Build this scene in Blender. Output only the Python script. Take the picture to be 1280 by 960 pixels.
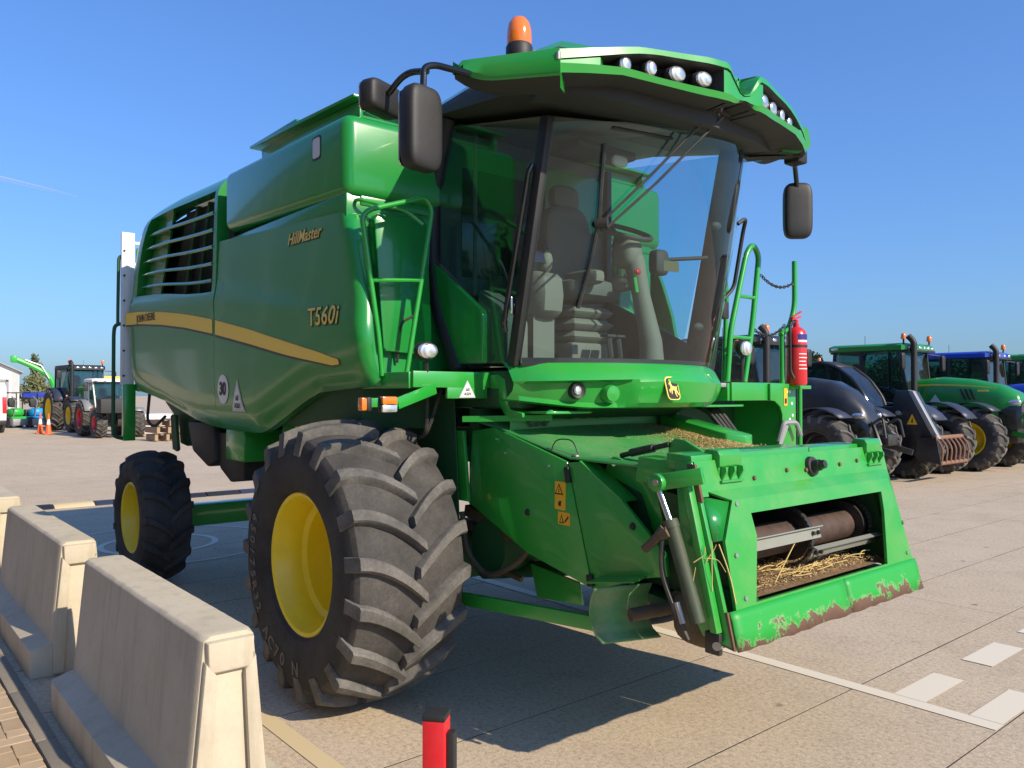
import bpy, bmesh, math, random
from mathutils import Vector, Matrix
random.seed(7)
for o in list(bpy.data.objects): bpy.data.objects.remove(o)
sc = bpy.context.scene
COL = sc.collection
R = math.radians
# ---------------------------------------------------------------- camera, sky, sun, exposure
cam = bpy.data.cameras.new('camera'); cam_o = bpy.data.objects.new('camera', cam); COL.objects.link(cam_o)
cam.sensor_width = 36; cam.lens = 28.125; cam.clip_start = 0.05; cam.clip_end = 6000
cam_o.location = (4.48, -3.85, 1.87)
cam_o.rotation_euler = (R(90.74), 0, R(50))
sc.camera = cam_o
SUN_EL, SUN_AZ = 33.0, 12.0          # azimuth from +X towards +Y
w = bpy.data.worlds.new('World'); sc.world = w; w.use_nodes = True
nt = w.node_tree; nt.nodes.clear()
sky = nt.nodes.new('ShaderNodeTexSky'); sky.sky_type = 'NISHITA'; sky.sun_disc = False
sky.sun_elevation = R(SUN_EL); sky.sun_rotation = R(90 - SUN_AZ)
sky.air_density = 1.4; sky.dust_density = 1.0; sky.ozone_density = 3.0; sky.altitude = 60
bg = nt.nodes.new('ShaderNodeBackground'); bg.inputs[1].default_value = 0.145
wo = nt.nodes.new('ShaderNodeOutputWorld')
gm = nt.nodes.new('ShaderNodeGamma'); gm.inputs[1].default_value = 0.8; nt.links.new(sky.outputs[0], gm.inputs[0])
tint = nt.nodes.new('ShaderNodeMix'); tint.data_type = 'RGBA'; tint.blend_type = 'MULTIPLY'; tint.inputs[0].default_value = 1
tint.inputs[7].default_value = (0.514, 0.838, 1.453, 1); nt.links.new(gm.outputs[0], tint.inputs[6])
nt.links.new(tint.outputs[2], bg.inputs[0]); nt.links.new(bg.outputs[0], wo.inputs[0])
sun = bpy.data.lights.new('sun', 'SUN'); sun.energy = 4.9; sun.angle = R(0.5); sun.color = (1.0, 0.875, 0.70)
sun_o = bpy.data.objects.new('sun', sun); COL.objects.link(sun_o); sun_o.location = (20, 2, 15)
sd = Vector((math.cos(R(SUN_EL))*math.cos(R(SUN_AZ)), math.cos(R(SUN_EL))*math.sin(R(SUN_AZ)), math.sin(R(SUN_EL))))
sun_o.rotation_euler = sd.to_track_quat('Z', 'Y').to_euler()
sc.view_settings.view_transform = 'Standard'; sc.view_settings.look = 'None'
sc.view_settings.exposure = 0.26; sc.view_settings.gamma = 1.0

# ---------------------------------------------------------------- materials
def newmat(name):
    m = bpy.data.materials.new(name); m.use_nodes = True
    n = m.node_tree.nodes; return m, n, m.node_tree.links, n['Principled BSDF']
def nz(n, l, scale, detail=4, rough=.55, src='Object', dim=None):
    tc = n.new('ShaderNodeTexCoord'); t = n.new('ShaderNodeTexNoise')
    t.inputs['Scale'].default_value = scale; t.inputs['Detail'].default_value = detail; t.inputs['Roughness'].default_value = rough
    l.new(tc.outputs[src], t.inputs['Vector']); return t
def ramp(n, l, src, a, b, ca=(0,0,0,1), cb=(1,1,1,1)):
    r = n.new('ShaderNodeValToRGB'); r.color_ramp.elements[0].position = a; r.color_ramp.elements[1].position = b
    r.color_ramp.elements[0].color = ca; r.color_ramp.elements[1].color = cb
    l.new(src, r.inputs[0]); return r
def mixc(n, l, fac, a, b):
    m = n.new('ShaderNodeMix'); m.data_type = 'RGBA'
    if isinstance(fac, (int, float)): m.inputs[0].default_value = fac
    else: l.new(fac, m.inputs[0])
    for i, c in ((6, a), (7, b)):
        if isinstance(c, tuple): m.inputs[i].default_value = (*c[:3], 1)
        else: l.new(c, m.inputs[i])
    return m.outputs[2]
def bump(n, l, p, h, strength, dist=.01):
    b = n.new('ShaderNodeBump'); b.inputs['Strength'].default_value = strength; b.inputs['Distance'].default_value = dist
    l.new(h, b.inputs['Height']); l.new(b.outputs[0], p.inputs['Normal'])
def flat(name, col, rough=.5, metal=0, dust=.0, dcol=(.34,.29,.21), coat=0, dscale=3.0, bmp=0, bscale=60):
    m, n, l, p = newmat(name)
    p.inputs['Base Color'].default_value = (*col, 1); p.inputs['Roughness'].default_value = rough; p.inputs['Metallic'].default_value = metal
    if coat: p.inputs['Coat Weight'].default_value = coat; p.inputs['Coat Roughness'].default_value = .06
    if dust:
        t = nz(n, l, dscale, 8, .62); r = ramp(n, l, t.outputs[0], .38, .8)
        f = nz(n, l, dscale*14, 3, .6); mm = n.new('ShaderNodeMath'); mm.operation = 'MULTIPLY'
        l.new(r.outputs[0], mm.inputs[0]); l.new(f.outputs[0], mm.inputs[1])
        m2 = n.new('ShaderNodeMath'); m2.operation = 'MULTIPLY_ADD'; l.new(mm.outputs[0], m2.inputs[0]); m2.inputs[1].default_value = dust*2; m2.inputs[2].default_value = dust*.15
        m2.use_clamp = True
        l.new(mixc(n, l, m2.outputs[0], tuple(col), dcol), p.inputs['Base Color'])
        rr = n.new('ShaderNodeMapRange'); rr.inputs[3].default_value = rough; rr.inputs[4].default_value = min(.9, rough+.6)
        l.new(m2.outputs[0], rr.inputs[0]); l.new(rr.outputs[0], p.inputs['Roughness'])
        if coat:
            cw = n.new('ShaderNodeMapRange'); cw.inputs[3].default_value = coat; cw.inputs[4].default_value = 0; cw.inputs[2].default_value = .5
            l.new(m2.outputs[0], cw.inputs[0]); l.new(cw.outputs[0], p.inputs['Coat Weight'])
    if bmp:
        b = nz(n, l, bscale, 3); bump(n, l, p, b.outputs[0], bmp, .004)
    return m
GRN = (.012, .32, .032)
M = {}
M['green'] = flat('green_paint', GRN, .32, dust=.10, coat=.7, dscale=2.2)
M['green_gloss'] = flat('green_gloss_paint', (.009,.235,.036), .25, dust=.03, coat=.4, dscale=1.6)
def wavy(m, sc_, st_):
    n = m.node_tree.nodes; l = m.node_tree.links; t = nz(n, l, sc_, 2, .4); bump(n, l, n['Principled BSDF'], t.outputs[0], st_, .02)
wavy(M['green_gloss'], 2.6, .10)
M['green_dusty'] = flat('green_dusty_paint', (.03,.31,.06), .45, dust=.34, coat=.2, dscale=3.2)
M['green_plate'] = flat('green_plate_paint', GRN, .36, dust=.2, coat=.4, dscale=5, dcol=(.40,.38,.20))
M['green_tube'] = flat('green_tube_paint', GRN, .3, dust=.06, coat=.6, dscale=5)
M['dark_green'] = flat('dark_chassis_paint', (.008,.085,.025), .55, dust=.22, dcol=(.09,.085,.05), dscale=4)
M['black'] = flat('black_plastic', (.012,.012,.013), .55, dust=.05, dscale=4, bmp=.15, bscale=300)
M['black_gloss'] = flat('black_gloss_trim', (.008,.008,.009), .18, coat=.5)
M['black_metal'] = flat('black_metal', (.015,.015,.016), .4, dust=.12, dscale=8)
M['rubber_seal'] = flat('rubber_seal', (.012,.012,.014), .55)
M['hose'] = flat('black_hose', (.014,.014,.014), .5, dust=.2, dscale=8)
M['yellow'] = flat('yellow_wheel_paint', (.88,.66,.012), .38, dust=.14, dcol=(.30,.19,.05), dscale=9, coat=.2)
M['stripe'] = flat('yellow_stripe', (.95,.66,.11), .6)
M['stripe_dark'] = flat('dark_stripe_edge', (.05,.05,.03), .4)
M['gold'] = flat('gold_lettering', (.80,.58,.10), .35)
M['sticker_yellow'] = flat('warning_yellow', (.83,.45,.015), .45, dust=.06, dscale=20)
M['print_black'] = flat('black_print', (.012,.012,.012), .5)
M['print_white'] = flat('white_print', (.75,.75,.73), .5)
M['print_grey'] = flat('pale_grey_print', (.55,.56,.56), .5)
M['chrome'] = flat('chrome', (.75,.75,.74), .12, metal=1)
M['steel'] = flat('worn_steel', (.42,.41,.39), .42, metal=.85, dust=.15, dcol=(.2,.12,.07), dscale=12)
M['slat'] = flat('slat_steel', (.27,.28,.235), .55, metal=.25, dust=.2, dcol=(.2,.14,.08), dscale=14)
M['barrel'] = flat('grimy_barrel', (.025,.055,.028), .5, dust=.6, dcol=(.12,.10,.06), dscale=9)
M['alu'] = flat('aluminium', (.70,.71,.72), .35, metal=.6)
M['beige'] = flat('cab_beige', (.165,.15,.115), .7, dust=.1, dscale=7)
M['cab_grey'] = flat('cab_grey', (.10,.10,.088), .7, dust=.1, dscale=7)
M['cab_dark'] = flat('cab_dark', (.035,.036,.034), .7)
M['orange'] = flat('amber_lens', (.85,.19,.012), .12, coat=.8)
M['amber_inner'] = flat('amber_inner', (.95,.42,.03), .3)
M['red'] = flat('red_paint', (.62,.012,.018), .28, coat=.6, dust=.03, dscale=14)
M['red_reflect'] = flat('red_reflector', (.62,.014,.02), .4, dust=.05, dscale=30)
M['white'] = flat('white_paint', (.78,.78,.76), .45, dust=.05)
M['blue'] = flat('blue_paint', (.012,.045,.42), .3, coat=.7)
M['light_blue'] = flat('light_blue_paint', (.02,.33,.72), .4)
M['lime'] = flat('bright_green_paint', (.03,.42,.05), .4)
M['graphite'] = flat('graphite_paint', (.011,.012,.015), .36, coat=.3, dust=.10, dcol=(.22,.21,.2), dscale=2.5)
M['dark_blue'] = flat('dark_blue_plastic', (.025,.032,.06), .45, dust=.1, dcol=(.2,.2,.2))
M['wood'] = flat('pallet_wood', (.36,.25,.15), .8, dust=.2, dcol=(.2,.15,.1), dscale=14)
M['grey_metal'] = flat('grey_metal', (.30,.31,.31), .5, metal=.3, dust=.1)
M['rust'] = flat('rusty_metal', (.14,.065,.04), .7, dust=.35, dcol=(.22,.12,.07), dscale=14, bmp=.4, bscale=90)
M['rust_bar'] = flat('rusty_pipe', (.060,.042,.036), .6, metal=.25, dust=.4, dcol=(.2,.11,.07), dscale=16)
M['rust_orange'] = flat('rusty_fork', (.20,.09,.05), .7, dust=.4, dcol=(.30,.2,.14), dscale=10)
M['cone'] = flat('cone_orange', (.85,.14,.03), .5)
M['mud'] = flat('muddy_brown', (.085,.06,.035), .85, dust=.4, dcol=(.22,.17,.09), dscale=9)
M['guard'] = flat('dusty_guard_paint', (.05,.27,.06), .5, dust=.6, dcol=(.42,.35,.24), dscale=6.0)

def tread_mat(name, base, dust):
    m, n, l, p = newmat(name)
    t = nz(n, l, 3.5, 8, .65); r = ramp(n, l, t.outputs[0], .3, .75)
    t2 = nz(n, l, 55, 4, .7)
    mm = n.new('ShaderNodeMath'); mm.operation = 'MULTIPLY'; l.new(r.outputs[0], mm.inputs[0]); l.new(t2.outputs[0], mm.inputs[1])
    mk = n.new('ShaderNodeMath'); mk.operation = 'MULTIPLY'; mk.use_clamp = True; l.new(mm.outputs[0], mk.inputs[0]); mk.inputs[1].default_value = 1.4; mm = mk
    l.new(mixc(n, l, mm.outputs[0], base, dust), p.inputs['Base Color'])
    p.inputs['Roughness'].default_value = .78; p.inputs['Specular IOR Level'].default_value = .35
    bump(n, l, p, t2.outputs[0], .25, .004); return m
M['tread'] = tread_mat('dusty_tread_rubber', (.052,.05,.047), (.26,.24,.21))
M['sidewall'] = tread_mat('sidewall_rubber', (.020,.020,.021), (.075,.07,.064))
M['carcass'] = tread_mat('dusty_carcass_rubber', (.030,.028,.027), (.125,.114,.10))
M['tyre_dark'] = tread_mat('dark_tread_rubber', (.022,.022,.023), (.10,.095,.088))

def concrete(name, a, b, speck, scale=1.0, bmp=.3):
    m, n, l, p = newmat(name)
    big = nz(n, l, .55*scale, 8, .6, 'Object'); mid = nz(n, l, 9*scale, 6, .7); fine = nz(n, l, 62*scale, 5, .75)
    r1 = ramp(n, l, big.outputs[0], .32, .70); c1 = mixc(n, l, r1.outputs[0], a, b)
    r2 = ramp(n, l, mid.outputs[0], .42, .75); f2 = n.new('ShaderNodeMath'); f2.operation='MULTIPLY'; l.new(r2.outputs[0], f2.inputs[0]); f2.inputs[1].default_value = .25
    c2 = mixc(n, l, f2.outputs[0], c1, tuple(x*.62 for x in a))
    r3 = ramp(n, l, fine.outputs[0], .56, .70); f3 = n.new('ShaderNodeMath'); f3.operation='MULTIPLY'; l.new(r3.outputs[0], f3.inputs[0]); f3.inputs[1].default_value = speck
    c3 = mixc(n, l, f3.outputs[0], c2, tuple(x*.42 for x in a))
    r4 = ramp(n, l, fine.outputs[0], .30, .42, (1,1,1,1), (0,0,0,1)); f4 = n.new('ShaderNodeMath'); f4.operation='MULTIPLY'; l.new(r4.outputs[0], f4.inputs[0]); f4.inputs[1].default_value = speck*.6
    c4 = mixc(n, l, f4.outputs[0], c3, tuple(min(.8, x*1.35) for x in b))
    l.new(c4, p.inputs['Base Color']); p.inputs['Roughness'].default_value = .85; p.inputs['Specular IOR Level'].default_value = .3
    bump(n, l, p, fine.outputs[0], bmp, .006); return m
def yard_mat():
    m, n, l, p = newmat('exposed_aggregate_concrete')
    def mul(x, k):
        q = n.new('ShaderNodeMath'); q.operation = 'MULTIPLY'; l.new(x, q.inputs[0]); q.inputs[1].default_value = k; return q.outputs[0]
    oi = n.new('ShaderNodeObjectInfo')
    c = mixc(n, l, ramp(n, l, nz(n, l, .45, 6, .65).outputs[0], .3, .72).outputs[0], (.51,.405,.275), (.60,.485,.345))
    c = mixc(n, l, mul(oi.outputs['Random'], .22), c, (.38,.30,.215))
    c = mixc(n, l, mul(ramp(n, l, nz(n, l, 2.3, 8, .7).outputs[0], .5, .8).outputs[0], .45), c, (.25,.20,.15))
    c = mixc(n, l, mul(ramp(n, l, nz(n, l, 1.1, 5, .75).outputs[0], .60, .74).outputs[0], .35), c, (.60,.50,.37))
    f1 = nz(n, l, 34, 5, .85); f2 = nz(n, l, 85, 3, .7)
    c = mixc(n, l, mul(ramp(n, l, f1.outputs[0], .50, .66).outputs[0], .72), c, (.22,.17,.12))
    c = mixc(n, l, mul(ramp(n, l, f1.outputs[0], .33, .47, (1,1,1,1), (0,0,0,1)).outputs[0], .6), c, (.74,.61,.46))
    c = mixc(n, l, mul(ramp(n, l, f2.outputs[0], .55, .68).outputs[0], .55), c, (.17,.13,.095))
    tc = n.new('ShaderNodeTexCoord'); v = n.new('ShaderNodeTexVoronoi'); v.inputs['Scale'].default_value = 1.6; l.new(tc.outputs['Object'], v.inputs['Vector'])
    c = mixc(n, l, mul(ramp(n, l, v.outputs['Distance'], .02, .06, (1,1,1,1), (0,0,0,1)).outputs[0], .75), c, (.06,.05,.042))
    l.new(c, p.inputs['Base Color']); p.inputs['Roughness'].default_value = .88; p.inputs['Specular IOR Level'].default_value = .25
    bump(n, l, p, f2.outputs[0], .5, .005); return m
M['yard'] = yard_mat()
M['joint'] = flat('joint_filler', (.05,.045,.04), .9)
def barrier_mat():
    m, n, l, p = newmat('cast_concrete')
    def mul(x, k):
        q = n.new('ShaderNodeMath'); q.operation = 'MULTIPLY'; l.new(x, q.inputs[0]); q.inputs[1].default_value = k; return q.outputs[0]
    c = mixc(n, l, ramp(n, l, nz(n, l, 1.4, 6, .65).outputs[0], .32, .7).outputs[0], (.49,.425,.305), (.585,.51,.385))
    tc = n.new('ShaderNodeTexCoord'); mp = n.new('ShaderNodeMapping'); mp.inputs['Scale'].default_value = (9,9,.9); l.new(tc.outputs['Object'], mp.inputs[0])
    st = n.new('ShaderNodeTexNoise'); st.inputs['Scale'].default_value = 1; st.inputs['Detail'].default_value = 6; st.inputs['Roughness'].default_value = .65; l.new(mp.outputs[0], st.inputs['Vector'])
    c = mixc(n, l, mul(ramp(n, l, st.outputs[0], .52, .75).outputs[0], .42), c, (.27,.225,.165))
    c = mixc(n, l, mul(ramp(n, l, nz(n, l, 7, 7, .75).outputs[0], .52, .72).outputs[0], .35), c, (.36,.30,.22))
    v = n.new('ShaderNodeTexVoronoi'); v.inputs['Scale'].default_value = 14; l.new(tc.outputs['Object'], v.inputs['Vector'])
    hole = ramp(n, l, v.outputs['Distance'], .05, .09, (1,1,1,1), (0,0,0,1))
    gate = ramp(n, l, nz(n, l, 3.1, 2).outputs[0], .5, .6); q = n.new('ShaderNodeMath'); q.operation = 'MULTIPLY'; l.new(hole.outputs[0], q.inputs[0]); l.new(gate.outputs[0], q.inputs[1])
    c = mixc(n, l, mul(q.outputs[0], .6), c, (.16,.13,.10))
    l.new(c, p.inputs['Base Color']); p.inputs['Roughness'].default_value = .85; p.inputs['Specular IOR Level'].default_value = .25
    f = nz(n, l, 45, 5, .7); bump(n, l, p, f.outputs[0], .3, .006); return m
M['barrier'] = barrier_mat()
M['kerb'] = concrete('kerb_concrete', (.22,.19,.145), (.30,.26,.20), .5, 1.2, .3)
BR = []
for i, (a, b) in enumerate((((.42,.30,.175),(.50,.37,.23)), ((.38,.275,.165),(.47,.35,.22)), ((.45,.335,.21),(.54,.41,.27)))):
    BR.append(concrete('paving_brick_%d' % i, a, b, .4, 2.2, .3))
M['sand'] = flat('joint_sand', (.15,.12,.08), .95)
def paintmark(name, col):
    m, n, l, p = newmat(name)
    t = nz(n, l, 7, 8, .7); t2 = nz(n, l, 90, 3, .6)
    a = n.new('ShaderNodeMath'); a.operation = 'ADD'; l.new(t.outputs[0], a.inputs[0]); l.new(t2.outputs[0], a.inputs[1])
    r = ramp(n, l, a.outputs[0], 1.04, 1.42)
    l.new(mixc(n, l, r.outputs[0], col, (.40,.33,.25)), p.inputs['Base Color']); p.inputs['Roughness'].default_value = .8; return m
M['mark'] = paintmark('worn_white_marking', (.70,.62,.48))
M['mark_yellow'] = paintmark('worn_yellow_marking', (.58,.46,.26))
def peeled(name):
    m, n, l, p = newmat(name)
    tc = n.new('ShaderNodeTexCoord'); sx = n.new('ShaderNodeSeparateXYZ'); l.new(tc.outputs['Object'], sx.inputs[0])
    t = nz(n, l, 6.5, 6, .7); t2 = nz(n, l, 30, 5, .6)
    mr = n.new('ShaderNodeMapRange'); mr.inputs[1].default_value = .82; mr.inputs[2].default_value = .985; mr.inputs[3].default_value = .385; mr.inputs[4].default_value = .0
    l.new(sx.outputs[2], mr.inputs[0])
    a = n.new('ShaderNodeMath'); a.operation='ADD'; l.new(mr.outputs[0], a.inputs[0]); l.new(t.outputs[0], a.inputs[1])
    a2 = n.new('ShaderNodeMath'); a2.operation='MULTIPLY_ADD'; l.new(t2.outputs[0], a2.inputs[0]); a2.inputs[1].default_value=.25; l.new(a.outputs[0], a2.inputs[2])
    r = ramp(n, l, a2.outputs[0], .895, .905)
    e = ramp(n, l, a2.outputs[0], .84, .895)
    rustc = mixc(n, l, t2.outputs[0], (.11,.05,.032), (.19,.115,.08))
    g = mixc(n, l, e.outputs[0], (.014,.32,.038), (.20,.40,.14))
    l.new(mixc(n, l, r.outputs[0], g, rustc), p.inputs['Base Color']); p.inputs['Roughness'].default_value=.5
    inv = n.new('ShaderNodeMath'); inv.operation='SUBTRACT'; inv.inputs[0].default_value=1; l.new(r.outputs[0], inv.inputs[1])
    bump(n, l, p, inv.outputs[0], .6, .004); return m
M['peeled'] = peeled('peeling_green_paint')

def glass(name, tint, dust=.06, dcol=(.25,.24,.2), rough=.0, dscale=3):
    m = bpy.data.materials.new(name); m.use_nodes = True; n = m.node_tree.nodes; l = m.node_tree.links; n.clear()
    out = n.new('ShaderNodeOutputMaterial'); tr = n.new('ShaderNodeBsdfTransparent'); tr.inputs[0].default_value = (*tint, 1)
    gl = n.new('ShaderNodeBsdfGlossy'); gl.inputs['Roughness'].default_value = rough; gl.inputs[0].default_value = (1,1,1,1)
    fr = n.new('ShaderNodeFresnel'); ge = n.new('ShaderNodeNewGeometry'); io = n.new('ShaderNodeMapRange'); io.inputs[3].default_value = 1.5; io.inputs[4].default_value = 1/1.5; l.new(ge.outputs['Backfacing'], io.inputs[0]); l.new(io.outputs[0], fr.inputs[0])
    mx = n.new('ShaderNodeMixShader'); l.new(fr.outputs[0], mx.inputs[0]); l.new(tr.outputs[0], mx.inputs[1]); l.new(gl.outputs[0], mx.inputs[2])
    df = n.new('ShaderNodeBsdfDiffuse'); df.inputs[0].default_value = (*dcol, 1)
    tc = n.new('ShaderNodeTexCoord'); mp = n.new('ShaderNodeMapping'); mp.inputs['Scale'].default_value = (1,1,.35); l.new(tc.outputs['Object'], mp.inputs[0])
    t = n.new('ShaderNodeTexNoise'); t.inputs['Scale'].default_value = dscale; t.inputs['Detail'].default_value = 8; t.inputs['Roughness'].default_value = .7; l.new(mp.outputs[0], t.inputs['Vector'])
    r = n.new('ShaderNodeMapRange'); r.inputs[1].default_value=.35; r.inputs[2].default_value=.75; r.inputs[3].default_value=dust*.3; r.inputs[4].default_value=dust*1.8; l.new(t.outputs[0], r.inputs[0])
    m2 = n.new('ShaderNodeMixShader'); l.new(r.outputs[0], m2.inputs[0]); l.new(mx.outputs[0], m2.inputs[1]); l.new(df.outputs[0], m2.inputs[2])
    l.new(m2.outputs[0], out.inputs[0]); return m
M['windscreen'] = glass('tinted_windscreen_glass', (.74,.91,.93), .04)
M['side_glass'] = glass('tinted_side_glass', (.55,.72,.74), .03)
M['door_glass'] = glass('left_door_glass', (.60,.88,.94), .02)
M['tractor_glass'] = glass('tractor_cab_glass', (.45,.66,.66), .05)
def lensmat():
    m, n, l, p = newmat('clear_lamp_lens'); p.inputs['Roughness'].default_value=.22; p.inputs['Metallic'].default_value=.75
    tc = n.new('ShaderNodeTexCoord'); wv = n.new('ShaderNodeTexWave'); wv.inputs['Scale'].default_value = 26; wv.inputs['Distortion'].default_value=.6; l.new(tc.outputs['Object'], wv.inputs['Vector'])
    l.new(mixc(n, l, wv.outputs['Fac'], (.55,.56,.57), (.92,.92,.92)), p.inputs['Base Color']); p.inputs['Coat Weight'].default_value=1
    bump(n, l, p, wv.outputs['Fac'], .3, .003); return m
M['lens'] = lensmat()
def leafmat(name, a, b):
    m, n, l, p = newmat(name); t = nz(n, l, 1.2, 3); l.new(mixc(n, l, t.outputs[0], a, b), p.inputs['Base Color'])
    p.inputs['Roughness'].default_value=.6; p.inputs['Specular IOR Level'].default_value=.25; return m
M['leaf'] = leafmat('hedge_leaf', (.035,.075,.02), (.085,.13,.04))
M['leaf_pale'] = leafmat('spring_leaf', (.11,.12,.04), (.17,.18,.08))
M['bark'] = flat('bark', (.10,.08,.06), .9, dust=.2)
M['straw'] = flat('straw', (.62,.45,.16), .6)
M['grain'] = flat('chaff', (.62,.43,.19), .7)
M['chaff_dark'] = flat('chaff_bed', (.13,.075,.035), .9, dust=.6, dcol=(.36,.23,.10), dscale=25, bmp=1, bscale=80)
M['cladding'] = flat('grey_blue_cladding', (.21,.20,.18), .6)
M['cladding_white'] = flat('white_cladding', (.74,.74,.72), .55, dust=.04)
M['roof_sheet'] = flat('roof_sheet', (.33,.34,.35), .6)
M['ladder_white'] = flat('white_ladder_paint', (.72,.73,.73), .4)

# ---------------------------------------------------------------- mesh helpers
class MB:
    def __init__(s): s.v = []; s.f = []; s.m = []
    def add(s, vs, fs, mi=0):
        k = len(s.v); s.v += [tuple(v) for v in vs]; s.f += [tuple(i+k for i in f) for f in fs]; s.m += [mi]*len(fs); return s
    def box(s, x0, x1, y0, y1, z0, z1, mi=0):
        return s.add([(x0,y0,z0),(x1,y0,z0),(x1,y1,z0),(x0,y1,z0),(x0,y0,z1),(x1,y0,z1),(x1,y1,z1),(x0,y1,z1)],
                     [(0,3,2,1),(4,5,6,7),(0,1,5,4),(1,2,6,5),(2,3,7,6),(3,0,4,7)], mi)
    def obox(s, a, b, w, h, up=(0,0,1), mi=0):
        a = Vector(a); b = Vector(b); d = (b-a).normalized(); u = Vector(up); sd_ = d.cross(u).normalized(); u = sd_.cross(d).normalized()
        vs = [p + sd_*sx*w/2 + u*sz*h/2 for p in (a, b) for sx, sz in ((-1,-1),(1,-1),(1,1),(-1,1))]
        return s.add(vs, [(0,1,2,3),(7,6,5,4),(0,4,5,1),(1,5,6,2),(2,6,7,3),(3,7,4,0)], mi)
    def prism(s, pts, axis, a, b, mi=0):
        n = len(pts)
        def P(p, t): return {'x': (t,p[0],p[1]), 'y': (p[0],t,p[1]), 'z': (p[0],p[1],t)}[axis]
        return s.add([P(p,a) for p in pts]+[P(p,b) for p in pts], [tuple(range(n)), tuple(range(2*n-1,n-1,-1))]+[(i,(i+1)%n,n+(i+1)%n,n+i) for i in range(n)], mi)
    def slab(s, pts, vec, mi=0):
        n = len(pts); v = Vector(vec)
        return s.add([Vector(p) for p in pts]+[Vector(p)+v for p in pts], [tuple(range(n)), tuple(range(2*n-1,n-1,-1))]+[(i,(i+1)%n,n+(i+1)%n,n+i) for i in range(n)], mi)
    def loft(s, rings, mi=0, cap=True, closed=True):
        n = len(rings[0]); vs = [p for r in rings for p in r]; fs = []
        for i in range(len(rings)-1):
            for j in range(n if closed else n-1):
                fs.append((i*n+j, i*n+(j+1)%n, (i+1)*n+(j+1)%n, (i+1)*n+j))
        if cap and closed: fs += [tuple(range(n)), tuple(range(len(vs)-1, len(vs)-n-1, -1))]
        return s.add(vs, fs, mi)
    def tube(s, pts, r, n=8, mi=0, cap=True):
        pts = [Vector(p) for p in pts]; rings = []; u = None
        for i, p in enumerate(pts):
            d = ((pts[i]-pts[i-1]).normalized() if i else Vector((0,0,0))) + ((pts[i+1]-pts[i]).normalized() if i < len(pts)-1 else Vector((0,0,0)))
            d.normalize()
            if u is None: u = d.orthogonal().normalized()
            else: u = (u - d*u.dot(d)); u = u.normalized() if u.length > 1e-6 else d.orthogonal().normalized()
            v = d.cross(u); rr = r[i] if isinstance(r, (list, tuple)) else r
            rings.append([p + (u*math.cos(2*math.pi*k/n)+v*math.sin(2*math.pi*k/n))*rr for k in range(n)])
        return s.loft(rings, mi, cap)
    def cyl(s, a, b, r, r2=None, n=20, mi=0): return s.tube([a, b], [r, r if r2 is None else r2], n, mi)
    def lathe(s, prof, o, axis, n=32, mi=0, a0=0, a1=2*math.pi, cap=False):
        o = Vector(o); ax = Vector(axis).normalized(); u = ax.orthogonal().normalized(); v = ax.cross(u)
        full = abs(a1-a0-2*math.pi) < 1e-6; m = n if full else n+1
        vs = [o + ax*h + (u*math.cos(a0+(a1-a0)*k/n)+v*math.sin(a0+(a1-a0)*k/n))*r for r, h in prof for k in range(m)]
        fs = [(i*m+k, i*m+(k+1)%m, (i+1)*m+(k+1)%m, (i+1)*m+k) for i in range(len(prof)-1) for k in range(n if full else n)]
        return s.add(vs, fs, mi)
    def grid(s, fn, us, vs_, mi=0, skip=None):
        n = len(vs_); vs = [fn(u, v) for u in us for v in vs_]
        fs = [(i*n+j, i*n+j+1, (i+1)*n+j+1, (i+1)*n+j) for i in range(len(us)-1) for j in range(n-1) if not (skip and skip(us[i], us[i+1], vs_[j], vs_[j+1]))]
        return s.add(vs, fs, mi)
    def ell(s, c, rad, nu=16, nv=10, p=1.0, mi=0, axes=None):
        c = Vector(c); A = axes or (Vector((1,0,0)), Vector((0,1,0)), Vector((0,0,1)))
        def sg(x): return math.copysign(abs(x)**p, x)
        rings = []
        for j in range(nv+1):
            t = -math.pi/2+math.pi*j/nv; ct = max(1e-4, abs(math.cos(t))**p); st = sg(math.sin(t))
            rings.append([c + A[0]*rad[0]*ct*sg(math.cos(2*math.pi*i/nu)) + A[1]*rad[1]*ct*sg(math.sin(2*math.pi*i/nu)) + A[2]*rad[2]*st for i in range(nu)])
        return s.loft(rings, mi, True)
    def mesh(s, name, mats, bevel=0, seg=2, smooth=38, weld=False, recalc=True):
        me = bpy.data.meshes.new(name); me.from_pydata([tuple(v) for v in s.v], [], s.f)
        for mt in (mats if isinstance(mats, (list, tuple)) else [mats]): me.materials.append(mt)
        me.polygons.foreach_set('material_index', s.m)
        bm = bmesh.new(); bm.from_mesh(me)
        if weld: bmesh.ops.remove_doubles(bm, verts=bm.verts, dist=1e-4)
        if recalc: bmesh.ops.recalc_face_normals(bm, faces=bm.faces)
        if bevel:
            ed = [e for e in bm.edges if len(e.link_faces) == 2 and e.calc_face_angle(0) > R(28)]
            bmesh.ops.bevel(bm, geom=ed, offset=bevel, segments=seg, profile=.5, affect='EDGES', clamp_overlap=True)
        for f in bm.faces: f.smooth = True
        for e in bm.edges:
            if len(e.link_faces) == 2 and e.calc_face_angle(0) > R(smooth): e.smooth = False
        bm.to_mesh(me); bm.free(); return me
    def build(s, name, mats, parent=None, bevel=0, seg=2, smooth=38, weld=False, solid=0, label=None, recalc=True):
        o = link(name, s.mesh(name, mats, bevel, seg, smooth, weld, recalc), parent)
        if solid: md = o.modifiers.new('s', 'SOLIDIFY'); md.thickness = solid; md.offset = 0
        if label: o['label'] = label
        return o
def link(name, me, parent=None):
    o = bpy.data.objects.new(name, me); COL.objects.link(o)
    if parent is not None: o.parent = parent
    return o
def tag(o, label=None, cat=None, group=None, kind=None):
    for k, v in (('label',label),('category',cat),('group',group),('kind',kind)):
        if v: o[k] = v
    return o
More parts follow.
